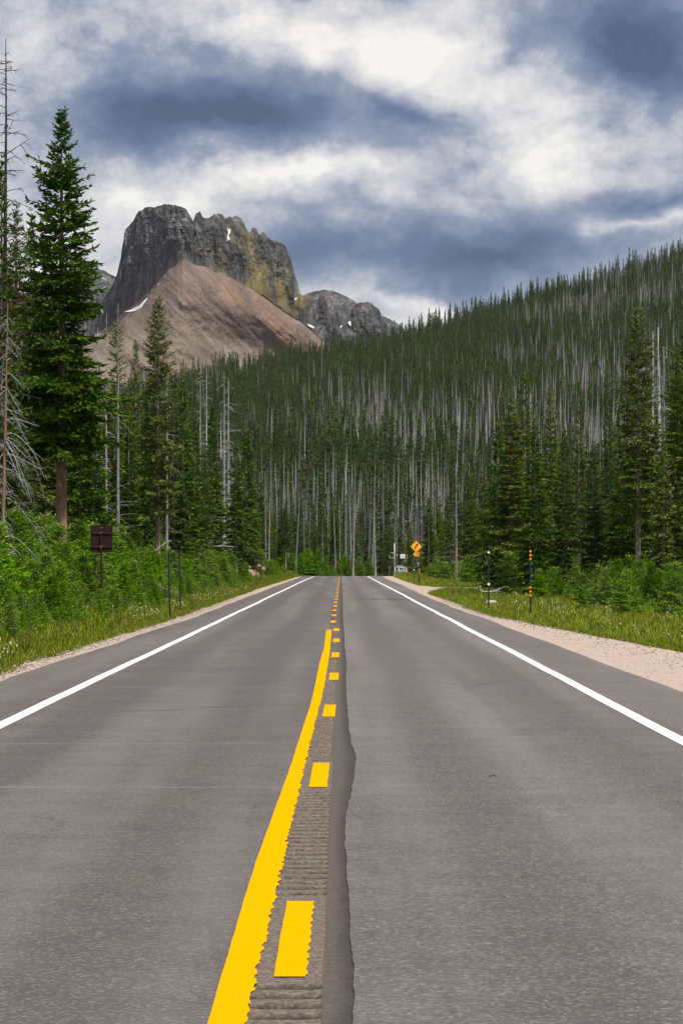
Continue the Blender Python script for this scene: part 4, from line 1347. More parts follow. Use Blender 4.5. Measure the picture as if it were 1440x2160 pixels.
# young growth between the dead trunks
ug = hp[rs.random(len(hp)) < 0.95] + 0
ug = ug + rs.uniform(-2.2, 2.2, ug.shape)
ug = ug[(ug[:, 1] > 500) & (np.abs(ug[:, 0] - roadx(np.minimum(ug[:, 1], 520))) > 6)]
uz = gh(ug[:, 0], ug[:, 1]); uh = rs.uniform(3.0, 8.5, len(ug)) * np.interp(ug[:, 1], [500, 620, 760], [1.25, 1.15, 1.0])
fp = np.concatenate([np.stack([hp[sel, 0], hp[sel, 1], hz[sel] - .2], 1), np.stack([ug[:, 0], ug[:, 1], uz - .2], 1)])
fh = np.concatenate([hh[sel], uh])
gn_scatter('spruce_forest', fp, rs.uniform(0, 6.28, len(fp)), fh / 12.0, rs.integers(0, 7, len(fp)), far_live)
sel = ~live & ~used_ind & (rs.random(len(hp)) < 0.85)
gn_scatter('dead_forest', np.stack([hp[sel, 0], hp[sel, 1], hz[sel] - .2], 1), rs.uniform(0, 6.28, sel.sum()), hh[sel] / 13.0, rs.integers(0, 8, sel.sum()), far_dead)

# deeper wood behind the roadside trees, hidden trunks that close the view
rs = np.random.default_rng(44)
bp = []
for _ in range(9000):
    Y = rs.uniform(110, 500); X = rs.uniform(-70, 75)
    xr = X - float(roadx(min(Y, 520)))
    if not (-60 < xr < -11.5 or 15.5 < xr < 66):
        continue
    if abs(X) > 0.125 * Y + 6:
        continue
    px = X / Y * F + 720
    bp.append((X, Y, px))
bp = np.array(bp)
d2 = np.array(USED)
ok = np.array([((d2 - b[:2]) ** 2).sum(1).min() > 2.0 for b in bp])
bp = bp[ok]
cell = set(); kk = []
for i, b in enumerate(bp):
    c_ = (int(b[0] // 2.6), int(b[1] // 2.6))
    if c_ in cell:
        continue
    cell.add(c_); kk.append(i)
bp = bp[kk]
bz = gh(bp[:, 0], bp[:, 1])
tops = np.interp(bp[:, 2], [e[0] for e in ENV], [e[1] for e in ENV]) + 25 + np.abs(rs.normal(0, 30, len(bp)))
hm = CAMZ + (HZ - tops) / F * bp[:, 1] - bz
hb = np.minimum(hm, rs.uniform(7, 13, len(bp)))
ok = hb > 3.5
near_k = [proto('wood', KIND[k][2]) for k in ('wood_spruce_a', 'wood_spruce_b', 'wood_spruce_c')]
mid = []
for k in ('wood_spruce_a', 'wood_spruce_b', 'bare_spruce_a', 'bare_spruce_b', 'bare_spruce_c'):
    h0, tm, cm = KIND[k]
    o = proto('wood', None)
    va = np.empty(len(cm.vertices) * 3, np.float32); cm.vertices.foreach_get('co', va)
    vb = np.empty(len(tm.vertices) * 3, np.float32); tm.vertices.foreach_get('co', vb)
    qa = [tuple(p.vertices) for p in cm.polygons]; na = len(va) // 3
    qb = [p.vertices for p in tm.polygons]
    q4 = [tuple(v + na for v in p) for p in qb if len(p) == 4]; t3 = [tuple(v + na for v in p) for p in qb if len(p) == 3]
    me = mesh_np('wood_tree', np.concatenate([va, vb]).reshape(-1, 3) / h0, qa + q4, t3, mats=[cm.materials[0], tm.materials[0]],
                 qm=np.concatenate([np.zeros(len(qa)), np.ones(len(q4))]), tm=np.ones(len(t3)))
    mid.append(proto('wood', me))
print('backing wood', ok.sum())
gn_scatter('roadside_woods', np.stack([bp[ok, 0], bp[ok, 1], bz[ok] - .1], 1), rs.uniform(0, 6.28, ok.sum()), hb[ok], rs.integers(0, 5, ok.sum()), mid)

# ------------------------------------------------------------------ young spruces by the road
rs = np.random.default_rng(55)
young = []
tries = 0
spots = []
while len(spots) < 196 and tries < 40000:
    tries += 1
    Y = 66 + 330 * rs.random() ** 1.9
    X = -rs.uniform(6.9, 11.8)
    px = X / Y * F + 720
    if px < -40 or px > 700 or (258 < Y < 310 and X > -9.2):
        continue
    if -X < 7.0 + 0.7 * vnoise(Y * .12, 7.0) and Y < 190:
        continue
    if any((X - a) ** 2 + (Y - b) ** 2 < 0.36 for a, b, _ in spots):
        continue
    spots.append((X, Y, 'w'))
nw = len(spots)
while len(spots) < nw + 74 and tries < 90000:
    tries += 1
    Y = 108 + 250 * rs.random() ** 1.4
    X = rs.uniform(8.6, 17)
    px = X / Y * F + 720
    if px > 1480 or (205 < Y < 255 and X < 14):
        continue
    if any((X - a) ** 2 + (Y - b) ** 2 < 1.6 for a, b, _ in spots):
        continue
    spots.append((X, Y, 'e'))
for X, Y, side in spots:
    k = 'abcde'[rs.integers(5)] if side == 'w' else 'abdefde'[rs.integers(7)]
    H = rs.uniform(1.3, 2.6) * (0.72 if (-X < 8.2 and side == 'w') else 1.0) * (0.7 if side == 'e' and Y < 160 else 1.0)
    if side == 'w':
        where = 'before the brown sign' if Y < 99 else 'between brown sign and thin posts' if Y < 125 else 'past the two thin posts' if Y < 230 else 'by the bare soil bank'
        g = 'young spruces on the left bank'
    else:
        where = 'by the orange-dotted post' if Y < 150 else 'past the white-dotted post' if Y < 210 else 'by the yellow diamond sign'
        g = 'young spruces on the right verge'
    w = ('knee-high' if H < 1.1 else 'waist-high' if H < 1.5 else 'man-high' if H < 1.95 else 'tall')
    st = 'bright green young spruce' if k in 'abc' else 'young spruce on a bare pale stem'
    wd_ = rs.uniform(1.0, 1.4)
    bw = 'slim ' if wd_ < 1.12 else 'bushy ' if wd_ > 1.28 else ''
    place_tree('young_spruce', 'young_' + k, X, Y, H, f'{w} {bw}{st} {where}', 'young tree', g + ' ' + where, None, wd_)
print('young', nw, len(spots))

# leafy undergrowth, grass and flowers: nobody could count these
def shrub_mesh(seed, h=0.7, n=240, lf=0.075):
    rng = np.random.default_rng(seed)
    d = rng.normal(size=(n, 3)); d[:, 2] = np.abs(d[:, 2]) * 1.1 + .1
    d /= np.linalg.norm(d, axis=1)[:, None]
    r = h * rng.uniform(.35, 1.0, n) ** .6
    P = d * r[:, None] * np.array([.75, .75, 1.0])
    return diamonds(P, d + rng.normal(0, .6, (n, 3)), lf * rng.uniform(.8, 1.5, n), lf * .55 * rng.uniform(.8, 1.4, n), rng)


shr = []
for i in range(4):
    V, Q = shrub_mesh(600 + i, 0.55 + .12 * i)
    shr.append(proto('shrub', mesh_np('shrub', V, Q, mats=[M['shrub']])))
for i in range(2):
    shr.append(proto('shrub', KIND['young_' + 'ab'[i]][2].copy()))
P = []
for _ in range(12500):
    Y = 60 + 370 * rs.random() ** 1.7
    if rs.random() < .68:
        X = -rs.uniform(6.8, 14)
    else:
        X = rs.uniform(10.5, 19)
        if (205 < Y < 255 and X < 14) or (Y < 200 and rs.random() < .45):
            continue
    if abs(X / Y) > .15 or (255 < Y < 310 and -9.2 < X < -5):
        continue
    P.append((X, Y))
P = np.array(P)
idx = rs.integers(0, 6, len(P))
sc = rs.uniform(.5, 1.2, len(P)) * np.where(np.abs(P[:, 0]) < 8.2, .55, 1)
sc = np.where(idx >= 4, sc * .75, sc)
P2 = np.stack([rs.uniform(-14, 22, 500), rs.uniform(466, 500, 500)], 1)
P2 = P2[np.abs(P2[:, 0] - roadx(P2[:, 1])) > 5.6]
P = np.vstack([P, P2]); idx = np.concatenate([idx, rs.integers(0, 6, len(P2))]); sc = np.concatenate([sc, rs.uniform(1, 2.2, len(P2))])
gn_scatter('undergrowth', np.stack([P[:, 0], P[:, 1], gh(P[:, 0], P[:, 1]) - .03], 1), rs.uniform(0, 6.28, len(P)), sc, idx, shr)


def tuft_mesh(seed, n=16, h=0.3, spread=.16, w=.012):
    rng = np.random.default_rng(seed)
    V = []; Q = []
    for i in range(n):
        a = rng.uniform(0, 6.28); r = spread * rng.random() ** .5
        b = np.array([math.cos(a) * r, math.sin(a) * r, -.03]); az = rng.uniform(0, 6.28); hh_ = h * rng.uniform(.55, 1.2); ln = rng.uniform(.1, .55) * hh_
        dv = np.array([math.cos(az), math.sin(az), 0]); sv = np.array([-dv[1], dv[0], 0]) * w * rng.uniform(.7, 1.5)
        m_ = b + dv * ln * .35 + np.array([0, 0, hh_ * .6]); t_ = b + dv * ln + np.array([0, 0, hh_])
        k = len(V)
        V += [b - sv, b + sv, m_ + sv * .7, m_ - sv * .7, t_ + sv * .12, t_ - sv * .12]
        Q += [(k, k + 1, k + 2, k + 3), (k + 3, k + 2, k + 4, k + 5)]
    return V, Q


tf = []
for i in range(5):
    V, Q = tuft_mesh(700 + i, 18, (.11, .16, .13, .22, .10)[i])
    tf.append(proto('tuft', mesh_np('tuft', V, Q, mats=[M['grass']])))
P = []
for _ in range(130000):
    Y = 34 + 410 * rs.random() ** 1.9
    if rs.random() < .5:
        X = -(5.5 + 5.2 * rs.random() ** 1.3) + float(roadx(Y))
    else:
        X = 4.9 + 11.0 * rs.random() ** 1.2 + float(roadx(Y))
    P.append((X, Y))
P = np.array(P)
go_l = np.interp(P[:, 1], YS, gl_out) - .02; go_r = np.interp(P[:, 1], YS, gr_out) + .02
ok = ((P[:, 0] < go_l) | (P[:, 0] > go_r)) & (np.abs(P[:, 0] / P[:, 1]) < .19)
P = P[ok]
edge = np.minimum(np.abs(P[:, 0] - np.interp(P[:, 1], YS, gl_out)), np.abs(P[:, 0] - np.interp(P[:, 1], YS, gr_out)))
gsz = (.55 + .5 * sstep(0, .8, edge)) * (0.7 + .7 * fbm(P[:, 0] * .6, P[:, 1] * .35, 3)) * (1 + np.clip(P[:, 1] - 120, 0, 300) / 300)
gn_scatter('grass', np.stack([P[:, 0], P[:, 1], gh(P[:, 0], P[:, 1])], 1), rs.uniform(0, 6.28, len(P)), gsz, rs.integers(0, 5, len(P)), tf)

fl = []
for i, (mt_, n_, rad, hh_) in enumerate((('petal_white', 5, .022, .34), ('petal_white', 2, .012, .28), ('petal_yellow', 5, .015, .34))):
    rng = np.random.default_rng(800 + i)
    mb = MB()
    for k in range(n_):
        a = rng.uniform(0, 6.28); r = rad * rng.random() ** .5
        z = hh_ + (rng.uniform(-.02, .02) if mt_ == 'petal_white' else rng.uniform(-.14, .04))
        if mt_ == 'petal_yellow':
            r *= .6
        c_ = np.array([math.cos(a) * r, math.sin(a) * r, z]); s_ = .009
        mb.add([c_ + (s_, 0, 0), c_ + (0, s_, .004), c_ + (-s_, 0, 0), c_ + (0, -s_, .004), c_ + (0, 0, .016), c_ - (0, 0, .012)], None, [(0, 1, 4), (1, 2, 4), (2, 3, 4), (3, 0, 4), (1, 0, 5), (2, 1, 5), (3, 2, 5), (0, 3, 5)])
    fl.append(proto('flower', mb.mesh('flower', M[mt_])))
P = []
while len(P) < 1500:
    Y = 48 + 190 * rs.random() ** 1.3
    X = -(5.9 + 2.2 * rs.random()) if rs.random() < .72 else 6.6 + 4 * rs.random()
    if X > 0 and X < np.interp(Y, YS, gr_out) + .3:
        continue
    if vnoise(X * .5 + 9, Y * .15) < .42:
        continue
    P.append((X, Y))
P = np.array(P)
gn_scatter('wildflowers', np.stack([P[:, 0], P[:, 1], gh(P[:, 0], P[:, 1])], 1), rs.uniform(0, 6.28, len(P)), rs.uniform(.75, 1.15, len(P)), rs.choice([0, 1, 1, 1, 1, 2], len(P)), fl)


# loose stones on the gravel
def stone_mesh(seed, name='boulder', mat='stone', sub=1, flat=0.7):
    import bmesh
    rng = np.random.default_rng(seed)
    bm = bmesh.new(); bmesh.ops.create_icosphere(bm, subdivisions=sub, radius=1.0)
    o = rng.random(3) * 20
    for v in bm.verts:
        c_ = np.array(v.co)
        k = 0.72 + .6 * float(fbm(np.array(c_[0] * 1.1 + o[0] + c_[2]), np.array(c_[1] * 1.1 + o[1] - c_[2] * .7), 3))
        v.co = Vector((c_[0] * k * 1.15, c_[1] * k * .9, c_[2] * k * flat))
    me = bpy.data.meshes.new(name); bm.to_mesh(me); bm.free()
    me.materials.append(M[mat])
    return me


ps = [proto('pebble', stone_mesh(900 + i, 'pebble')) for i in range(4)]
P = []
while len(P) < 3600:
    Y = 44 + 130 * rs.random() ** 1.5
    if rs.random() < .55:
        a, b = np.interp(Y, YS, gl_out) - .1, float(x_left(Y)) - .02
    else:
        a, b = float(x_right(Y)) + .05, np.interp(Y, YS, gr_out) + .1
    P.append((rs.uniform(a, b), Y))
P = np.array(P)
gn_scatter('gravel_stones', np.stack([P[:, 0], P[:, 1], np.full(len(P), -.025)], 1), rs.uniform(0, 6.28, len(P)), rs.uniform(.007, .026, len(P)) * rs.uniform(.5, 1.5, len(P)), rs.integers(0, 4, len(P)), ps)

# ------------------------------------------------------------------ boulders, soil bank, fallen wood, twig
for (px, py, Y, s, lab) in ((29, 1321, 74, .13, 'pale pink boulder half sunk in the grass at the picture edge'), (297, 1279, 118, .14, 'white rounded stone in the flowery grass between brown sign and thin posts'),
                            (310, 1262, 124, .10, 'small pale stone among dark young spruces near the thin posts'),
                            (1036, 1268, 142, .26, 'long tan rock in the grass just behind the white-dotted post'), (1051, 1276, 136, .15, 'small grey rock right of the long tan rock'),
                            (1134, 1291, 118, .12, 'pale stone at the foot of the orange-dotted post'), (1047, 1251, 165, .12, 'little white stone in the grass below the fallen grey branches')):
    p = at(px, py, Y)
    z = float(gh(p.x, Y))
    o = link('boulder', stone_mesh(int(px) + 7, sub=2), None, (p.x, Y, z + s * .35), (0, 0, px * .7), s)
    tag(o, lab, 'rock', 'pale rocks in the verge grass')
for (px, py, Y, s, lab) in ((536, 1206, 292, .24, 'orange-brown rock at the near end of the bare soil bank'), (546, 1197, 296, .30, 'tall reddish rock on top of the bare soil bank'),
                            (555, 1201, 300, .24, 'pale rock at the far end of the bare soil bank'), (541, 1211, 289, .18, 'small reddish rock at the foot of the bare soil bank')):
    p = at(px, py, Y)
    o = link('boulder', stone_mesh(int(px) + 70, mat='soil', sub=2, flat=1.0), None, (p.x, Y, p.z), (0, .2, px), s)
    tag(o, lab, 'rock', 'rocks of the bare soil bank')
us = np.linspace(0, 1, 14); vs = np.linspace(0, 1, 8)
U, Vv = np.meshgrid(us, vs)
XX = -7.0 - 1.5 * Vv + .25 * (fbm(U * 6, Vv * 5, 3) - .5); YY = 283 + 22 * U
ZZ = gh(XX, YY) + .12 + 1.15 * Vv * np.sin(U * math.pi) ** .7 + .3 * (fbm(U * 9, Vv * 7, 3) - .5)
ZZ[:, 0] -= .5; ZZ[:, -1] -= .5; ZZ[0] -= .4
ii = (np.arange(7)[:, None] * 14 + np.arange(13)[None, :])
tag(link('soil_bank', mesh_np('soil_bank', np.stack([XX, YY, ZZ], -1).reshape(-1, 3), np.stack([ii, ii + 1, ii + 15, ii + 14], -1).reshape(-1, 4), mats=[M['soil']])), kind='structure')


def branch(mb, p, d, l, r, rng, depth=2, n=6):
    s = np.linspace(0, 1, n); d = np.array(d, float); d /= np.linalg.norm(d)
    b = rng.normal(0, .12, 3)
    pts_ = np.array(p)[None] + d[None] * l * s[:, None] + b[None] * l * (s ** 2)[:, None]
    mb.tube(pts_, np.linspace(r, r * .35, n), 5 if depth > 1 else 3)
    if depth:
        for _ in range(4):
            f = rng.integers(1, n)
            branch(mb, pts_[f], d + rng.normal(0, .8, 3), l * rng.uniform(.25, .5), r * .5, rng, depth - 1, 4)


rng = np.random.default_rng(77)
mb = MB()
branch(mb, (0, 0, .25), (1, .1, .02), .75, .03, rng); branch(mb, (.1, 0, .22), (-1, -.1, .08), .6, .045, rng); branch(mb, (-.35, 0, .28), (-.5, 0, .8), .35, .03, rng, 1); branch(mb, (.1, 0, .2), (.8, -.2, .3), .5, .03, rng, 1); branch(mb, (-.1, 0, .2), (.2, -.2, .7), .3, .02, rng, 1)
p = at(1031, 1228, 165)
o = mb.build('dead_branch', M['dead'], None, True, (p.x, 165, float(gh(p.x, 165)) + .15))
tag(o, 'grey tangle of fallen dead branches behind the white-dotted post', 'branch')
mb = MB()
s = np.linspace(0, 1, 8)
mb.tube(np.stack([s * 2.6, s * .3, .12 + .05 * np.sin(s * 3)], 1), np.linspace(.10, .085, 8), 8)
branch(mb, (.4, .05, .15), (-.6, 0, .8), .5, .03, rng, 0)
p = at(1402, 1282, 121)
tag(mb.build('fallen_log', M['bark_grey'], None, True, (p.x, 121, float(gh(p.x, 121)) + .06)), 'dark fallen log with one upright broken limb under the edge spruce', 'log')
for (px, py, Y, l, a, lab) in ((460, 1152, 250, 2.4, -.04, 'long white fallen pole lying level before the left forest'), (352, 1243, 122, .7, -.55, 'short white stick leaning in the brush by the thin posts'), (340, 1152, 150, .9, .6, 'pale forked twig beside the tall pine trunk')):
    mb = MB()
    s = np.linspace(-.5, .5, 7)
    mb.tube(np.stack([s * l, s * .2, s * l * a + .03 * np.sin(s * 7)], 1), np.linspace(.03, .016, 7) * (1.3 if l > 2 else .7), 6)
    mb.tube(np.stack([np.linspace(0, .2, 3) * l, np.zeros(3), np.linspace(0, .06 + .1 * a, 3) * l], 1), np.linspace(.012, .006, 3), 4)
    p = at(px, py, Y)
    tag(mb.build('dead_branch', M['dead'], None, True, p), lab, 'branch')
mb = MB()
s = np.linspace(-.5, .5, 6)
mb.tube(np.stack([s * .075, .012 * np.sin(s * 5), .016 + .004 * np.cos(s * 9)], 1), [.002, .0045, .005, .0045, .004, .002], 6)
mb.tube(np.array([[.012, 0, .017], [.022, -.016, .02]]), [.003, .0015], 4)
gp = 12564.0 / (1642 - HZ)
tag(mb.build('twig', M['dead_dark'], None, True, ((1038 - 720) / F * gp, gp, 0.008)), 'short dark twig lying alone on the right lane asphalt', 'twig')


# ------------------------------------------------------------------ signs and posts
def root(name, X, Y, label, cat, group=None, rz=0.0, ry=0.0):
    r = link(name, None, None, (X, Y, float(gh(X, Y))), (0, ry, rz))
    r.empty_display_size = .2
    tag(r, label, cat, group)
    return r


def rrect(w, h, r, n=4):
    out = []
    for cx, cz, a0 in ((w / 2 - r, h / 2 - r, 0), (-w / 2 + r, h / 2 - r, 90), (-w / 2 + r, -h / 2 + r, 180), (w / 2 - r, -h / 2 + r, 270)):
        for k in range(n + 1):
            a = math.radians(a0 + 90 * k / n)
            out.append((cx + r * math.cos(a), cz + r * math.sin(a)))
    return out


def disc(mb, x, y, z, r, th=.012, n=14):
    mb.prism([(x + r * math.cos(2 * math.pi * k / n), z + r * math.sin(2 * math.pi * k / n)) for k in range(n)], y - th / 2, y + th / 2)


# brown sign seen from the back
Y = 99.0
p = at(214, 1314, Y)
r = root('road_sign', p.x, Y, 'brown sign seen from its back on a thin post in the flowery grass', 'sign', None, math.radians(-4))
zt = zat(1108, Y) - r.location.z; zb = zat(1165, Y) - r.location.z; zc = (zt + zb) / 2
mb = MB(); mb.prism([(x, z + zc) for x, z in rrect(.665, zt - zb, .05)], .03, .036); mb.build('panel', M['sign_brown'], r)
for zz in (zc + .16, zc - .25):
    mb = MB(); mb.box((0, .012, zz), (.60, .03, .05), .008); mb.box((0, .026, zz + .032), (.60, .006, .03)); mb.build('bracket', M['sign_brown'], r)
mb = MB(); mb.box((0, -.028, (zc + .19) / 2 - .25), (.05, .05, zc + .19 + .5), .006); po = mb.build('post', M['sign_brown'], r)
mb = MB()
for zz in np.arange(.15, zc, .1):
    disc(mb, 0, -.054, zz, .009, .004, 8)
mb.build('hole', M['post_black'], po)['kind'] = 'stuff'
for bx, bz_ in ((0, zc + .33), (-.03, zc + .19), (.03, zc + .19), (-.045, zc - .215), (0, zc - .215), (.045, zc - .215), (0, zc - .275)):
    mb = MB(); disc(mb, bx, (-.058 if bz_ < zc + .3 else .025), bz_, .011, .012, 8); mb.build('bolt', M['bolt'], r)


def delineator(name, px, py, Y, top, label, discs, group, lean=0.0, w=.05, split=True):
    p = at(px, py, Y)
    r = root(name, p.x, Y, label, 'marker post', group, 0, lean)
    z0 = r.location.z
    zt_ = zat(top, Y) - z0
    mid_ = zt_ * (.45 if split else 1.0)
    # U-channel steel post
    def chan(a, b, ww, mat):
        mb = MB()
        mb.box((0, 0, (a + b) / 2), (ww * .5, .006, b - a)); 
        for sg in (-1, 1):
            mb.box((sg * ww * .32, -.009, (a + b) / 2), (.006, .02, b - a)); mb.box((sg * ww * .45, -.018, (a + b) / 2), (ww * .26, .006, b - a))
        mb.build('post', mat, r)
    chan(-.3, mid_, w, M['post_black'])
    if split:
        chan(mid_ - .1, zt_, w * .75, M['post_green'])
    for py_, mat, rad in discs:
        mb = MB(); disc(mb, 0, -.034, zat(py_, Y) - z0, rad, .01)
        mb.build('reflector', mat, r)
    return r


G1 = 'slim marker posts along the road'
O, Wd = M['orange'], M['white_disc']
delineator('marker_post', 1118, 1300, 111, 1159, 'slim marker post with three orange discs at the top and three lower down', [(1163, O, .040), (1171, O, .040), (1179, O, .040), (1239, O, .040), (1247.5, O, .040), (1256, O, .040)], G1)
delineator('marker_post', 1030, 1283, 131, 1160, 'dark marker post with a white disc at mid-height and at the top', [(1165, Wd, .045), (1232, Wd, .05)], G1)
delineator('marker_post', 884, 1233, 273, 1163, 'marker post with six orange discs right beside the yellow diamond sign', [(1166, O, .052), (1169.7, O, .052), (1173.3, O, .052), (1201.5, O, .052), (1205, O, .052), (1209, O, .052)], G1)
delineator('marker_post', 872.5, 1230, 288, 1167, 'marker post with white discs left of the yellow diamond sign', [(1169, Wd, .05), (1202, Wd, .055)], G1)
delineator('marker_post', 858.5, 1223, 349, 1170, 'marker post with dull orange discs between white sign and diamond sign', [(1171.5, O, .055), (1175, O, .055), (1178, O, .055), (1199.5, O, .055), (1203, O, .055), (1206, O, .055)], G1)
delineator('marker_post', 837.5, 1214, 420, 1169, 'marker post with white discs in front of the pale metal gate', [(1171, Wd, .06), (1194.5, Wd, .06)], G1)
delineator('marker_post', 821.5, 1212, 442, 1170, 'farthest marker post with orange discs, left of the grey pole', [(1172, O, .06), (1175, Wd, .06), (1195, O, .06), (1198, O, .06)], G1)
for (px, py, Y, top, lean, lab) in ((359, 1302, 109, 1163, -.025, 'nearer of two thin black posts close together at the left road edge'), (381, 1288, 124, 1163, -.02, 'farther of two thin black posts close together at the left road edge'),
                                    (541, 1239, 242, 1172, -.01, 'thin black post in front of the near end of the bare soil bank'), (551, 1234, 267, 1171, -.01, 'thin black post in front of the far end of the bare soil bank'),
                                    (579, 1221, 366, 1160, 0, 'thin black post past the bare soil bank, first after the gap'), (607, 1215, 425, 1172, 0, 'thin black post near the crest, before the white line ends'),
                                    (634, 1214, 440, 1178, 0, 'last thin black post of the left verge at the crest')):
    delineator('marker_post', px, py, Y, top, lab, [], 'thin black posts of the left verge', lean, .05 if Y < 200 else .06, False)
for o in [o for o in bpy.data.objects if o.name.startswith('marker_post') and o.get('group') == 'thin black posts of the left verge' and o.location.y < 130]:
    mb = MB(); mb.box((0, .02, zat(1172, o.location.y) - o.location.z), (.07, .012, .11), .01); mb.build('reflector_back', M['post_black'], o)


def text_mesh(s, size, mat, name):
    cu = bpy.data.curves.new(name, 'FONT'); cu.body = s; cu.size = size; cu.align_x = 'CENTER'; cu.align_y = 'CENTER'; cu.extrude = .002
    to = bpy.data.objects.new(name, cu); COL.objects.link(to)
    dg = bpy.context.evaluated_depsgraph_get()
    me = bpy.data.meshes.new_from_object(to.evaluated_get(dg)); me.name = name
    bpy.data.objects.remove(to)
    me.materials.clear(); me.materials.append(mat)
    return me


# diamond warning sign with its speed plate
Y = 325.0
p = at(877.5, 1222, Y)
r = root('warning_sign', p.x, Y, 'yellow diamond sign with black winding arrow above a small yellow speed plate', 'sign')
z0 = r.location.z
zc = zat(1153, Y) - z0
hd = 12.2 / F * Y
mb = MB(); mb.prism([(0, zc + hd), (-hd * .96, zc + hd * .04), (-hd, zc), (-hd * .96, zc - hd * .04), (0, zc - hd), (hd * .96, zc - hd * .04), (hd, zc), (hd * .96, zc + hd * .04)], -.006, .006)
pn = mb.build('diamond_panel', M['sign_yellow'], r)
mb = MB()   # arrow: up, bend right, up, arrow head
k = hd / 12.2
path = [(-2.6, -5.6), (-2.6, -3.6), (-1.8, -2.0), (.2, .2), (1.2, 1.6), (1.4, 3.0)]
for i in range(len(path) - 1):
    (x0, z0_), (x1, z1_) = path[i], path[i + 1]
    d_ = np.array([x1 - x0, z1_ - z0_]); nrm = np.array([-d_[1], d_[0]]) / np.linalg.norm(d_) * .95
    e_ = d_ / np.linalg.norm(d_) * .35
    q = [(x0 + nrm[0] - e_[0], z0_ + nrm[1] - e_[1]), (x1 + nrm[0] + e_[0], z1_ + nrm[1] + e_[1]), (x1 - nrm[0] + e_[0], z1_ - nrm[1] + e_[1]), (x0 - nrm[0] - e_[0], z0_ - nrm[1] - e_[1])]
    mb.prism([(a * k, zc + b * k) for a, b in q], -.014 - .001 * i, -.008)
mb.prism([(a * k, zc + b * k) for a, b in ((-1.5, 2.2), (4.3, 3.2), (1.6, 7.2))], -.0215, -.008)
mb.build('arrow', M['sign_black'], pn)
zp_ = zat(1169.3, Y) - z0
w_ = 8.6 / F * Y
mb = MB(); mb.prism([(x, zp_ + z) for x, z in rrect(w_, w_, .03)], -.006, .006); pl_ = mb.build('speed_plate', M['sign_yellow'], r)
o = link('number', text_mesh('35', w_ * .62, M['sign_black'], 'number'), pl_, (0, -.012, zp_ + w_ * .14), (math.pi / 2, 0, 0))
o = link('lettering', text_mesh('M.P.H.', w_ * .22, M['sign_black'], 'lettering'), pl_, (0, -.012, zp_ - w_ * .33), (math.pi / 2, 0, 0))
mb = MB(); mb.box((0, .04, zc / 2 - .2), (.06, .06, zc + .4), .006); mb.build('post', M['post_black'], r)

# white notice
Y = 400.0
p = at(849, 1212, Y)
r = root('notice_sign', p.x, Y, 'small white notice board with grey lines of print near the crest', 'sign')
z0 = r.location.z; zc = zat(1173.3, Y) - z0; w_, h_ = 10.4 / F * Y, 8.8 / F * Y
mb = MB(); mb.prism([(x, zc + z) for x, z in rrect(w_, h_, .03)], -.006, .006); pn = mb.build('panel', M['sign_white'], r)
for i in range(3):
    mb = MB(); mb.box((0, -.008, zc + h_ * (.24 - .24 * i)), (w_ * (.72, .6, .78)[i], .004, h_ * .07)); mb.build('print_line', M['grey_panel'], pn)
mb = MB(); mb.box((0, .03, zc / 2 - .2), (.06, .05, zc + .4), .006); mb.build('post', M['post_black'], r)
# green mile plate
Y = 372.0
p = at(854.8, 1213, Y)
r = root('mile_marker', p.x, Y, 'little green plate on a thin post between the white notice and the orange discs', 'sign')
z0 = r.location.z; zc = zat(1182, Y) - z0; w_ = 4.4 / F * Y
mb = MB(); mb.prism([(x, zc + z) for x, z in rrect(w_, w_ * 1.15, .02)], -.006, .006); mb.build('panel', M['sign_green'], r)
mb = MB(); mb.box((0, .03, zc / 2 - .2), (.05, .04, zc + .5), .006); mb.build('post', M['post_black'], r)
# blue byway plate with a white letter-like ring and a purple foot
Y = 279.0
p = at(882.2, 1232, Y)
r = root('byway_sign', p.x, Y, 'small dark blue plate with a white C shape over a purple plate', 'sign')
z0 = r.location.z; zc = zat(1188.5, Y) - z0; w_ = 5.2 / F * Y
mb = MB(); mb.prism([(x, zc + z) for x, z in rrect(w_, w_ * 1.25, .02)], -.006, .006); pn = mb.build('panel', M['sign_blue'], r)
mb = MB()
for k in range(9):
    a0, a1 = math.radians(55 + 250 * k / 9), math.radians(55 + 250 * (k + 1) / 9)
    ro, ri = w_ * .36, w_ * .17
    mb.prism([(ro * math.cos(a0), zc + ro * math.sin(a0)), (ro * math.cos(a1), zc + ro * math.sin(a1)), (ri * math.cos(a1), zc + ri * math.sin(a1)), (ri * math.cos(a0), zc + ri * math.sin(a0))], -.012, -.007)
mb.build('emblem', M['sign_white'], pn)
mb = MB(); mb.prism([(x, zc - w_ * 1.06 + z) for x, z in rrect(w_ * .9, w_ * .75, .02)], -.006, .006); mb.build('lower_plate', M['sign_purple'], r)
mb = MB(); mb.box((0, .03, zc / 2 - .2), (.05, .04, zc + .6), .006); mb.build('post', M['post_black'], r)
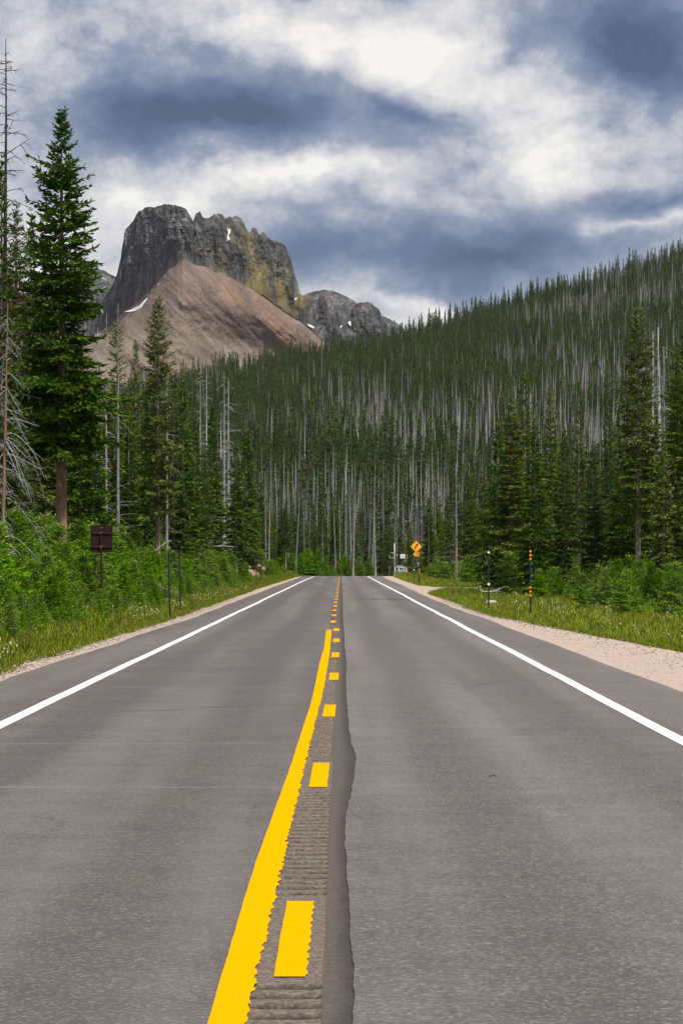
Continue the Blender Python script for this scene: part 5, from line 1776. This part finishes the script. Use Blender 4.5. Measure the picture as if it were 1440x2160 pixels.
# grey pole with short arms, and the pale gate
Y = 446.0
p = at(831.5, 1212, Y)
r = root('grey_pole', p.x, Y, 'tall pale grey pole with two short side arms at the crest', 'pole')
z0 = r.location.z; zt_ = zat(1146, Y) - z0
mb = MB(); mb.tube([(0, 0, -.3), (0, 0, zt_ * .5), (0, 0, zt_)], [.07, .065, .055], 10); mb.build('pole', M['galv'], r, True)
for zz in (1166.5, 1177.5):
    mb = MB(); z = zat(zz, Y) - z0; mb.tube([(0, 0, z), (-.6, -.05, z + .02)], [.03, .025], 8); mb.build('arm', M['galv'], r, True)
Y = 441.0
p0, p1 = at(832.5, 1212, Y), at(857.5, 1212, Y)
r = root('metal_gate', p0.x, Y, 'pale metal gate with level rails and a light blue end panel by the grey pole', 'gate')
z0 = r.location.z; wd = p1.x - p0.x
for zz, th in ((1197, .09), (1205.5, .06), (1209.5, .05)):
    mb = MB(); z = zat(zz, Y) - z0; mb.tube([(0, 0, z), (wd / 2, 0, z), (wd, 0, z)], th / 1.7, 8); mb.build('rail', M['galv'], r, True)
for xx in (0.03, wd * .33, wd * .72):
    mb = MB(); mb.tube([(xx, 0, -.2), (xx, 0, zat(1196, Y) - z0)], .04, 8); mb.build('upright', M['galv'], r, True)
mb = MB(); za, zb_ = zat(1208.5, Y) - z0, zat(1197.5, Y) - z0; mb.box((wd * .45, .06, (za + zb_) / 2), (wd * .62, .02, zb_ - za), .005); mb.build('panel', M['grey_panel'], r)
mb = MB(); mb.box((wd * .5, .1, zat(1194, Y) - z0), (wd * .5, .03, 3.2 / F * Y), .005); mb.build('top_board', M['grey_panel'], r)
mb = MB(); mb.prism([(wd * .8, 0), (wd, 0), (wd, zat(1195.5, Y) - z0), (wd * .93, zat(1197, Y) - z0), (wd * .8, zat(1200, Y) - z0)], -.05, .02); mb.build('end_panel', M['pale_blue'], r)


# ------------------------------------------------------------------ thin mountain air
hm_ = bpy.data.materials.new('haze')
hm_.use_nodes = True
N = NT(hm_.node_tree)
out = N.n('ShaderNodeOutputMaterial')
vol = N.n('ShaderNodeVolumePrincipled', {'Color': (0.82, 0.90, 1.0, 1.0), 'Density': 0.000011})
N.t.links.new(vol.outputs[0], out.inputs['Volume'])
mb = MB()
mb.box((0, 5800, 255), (12600, 13000, 610))
tag(mb.build('haze', hm_), kind='stuff')
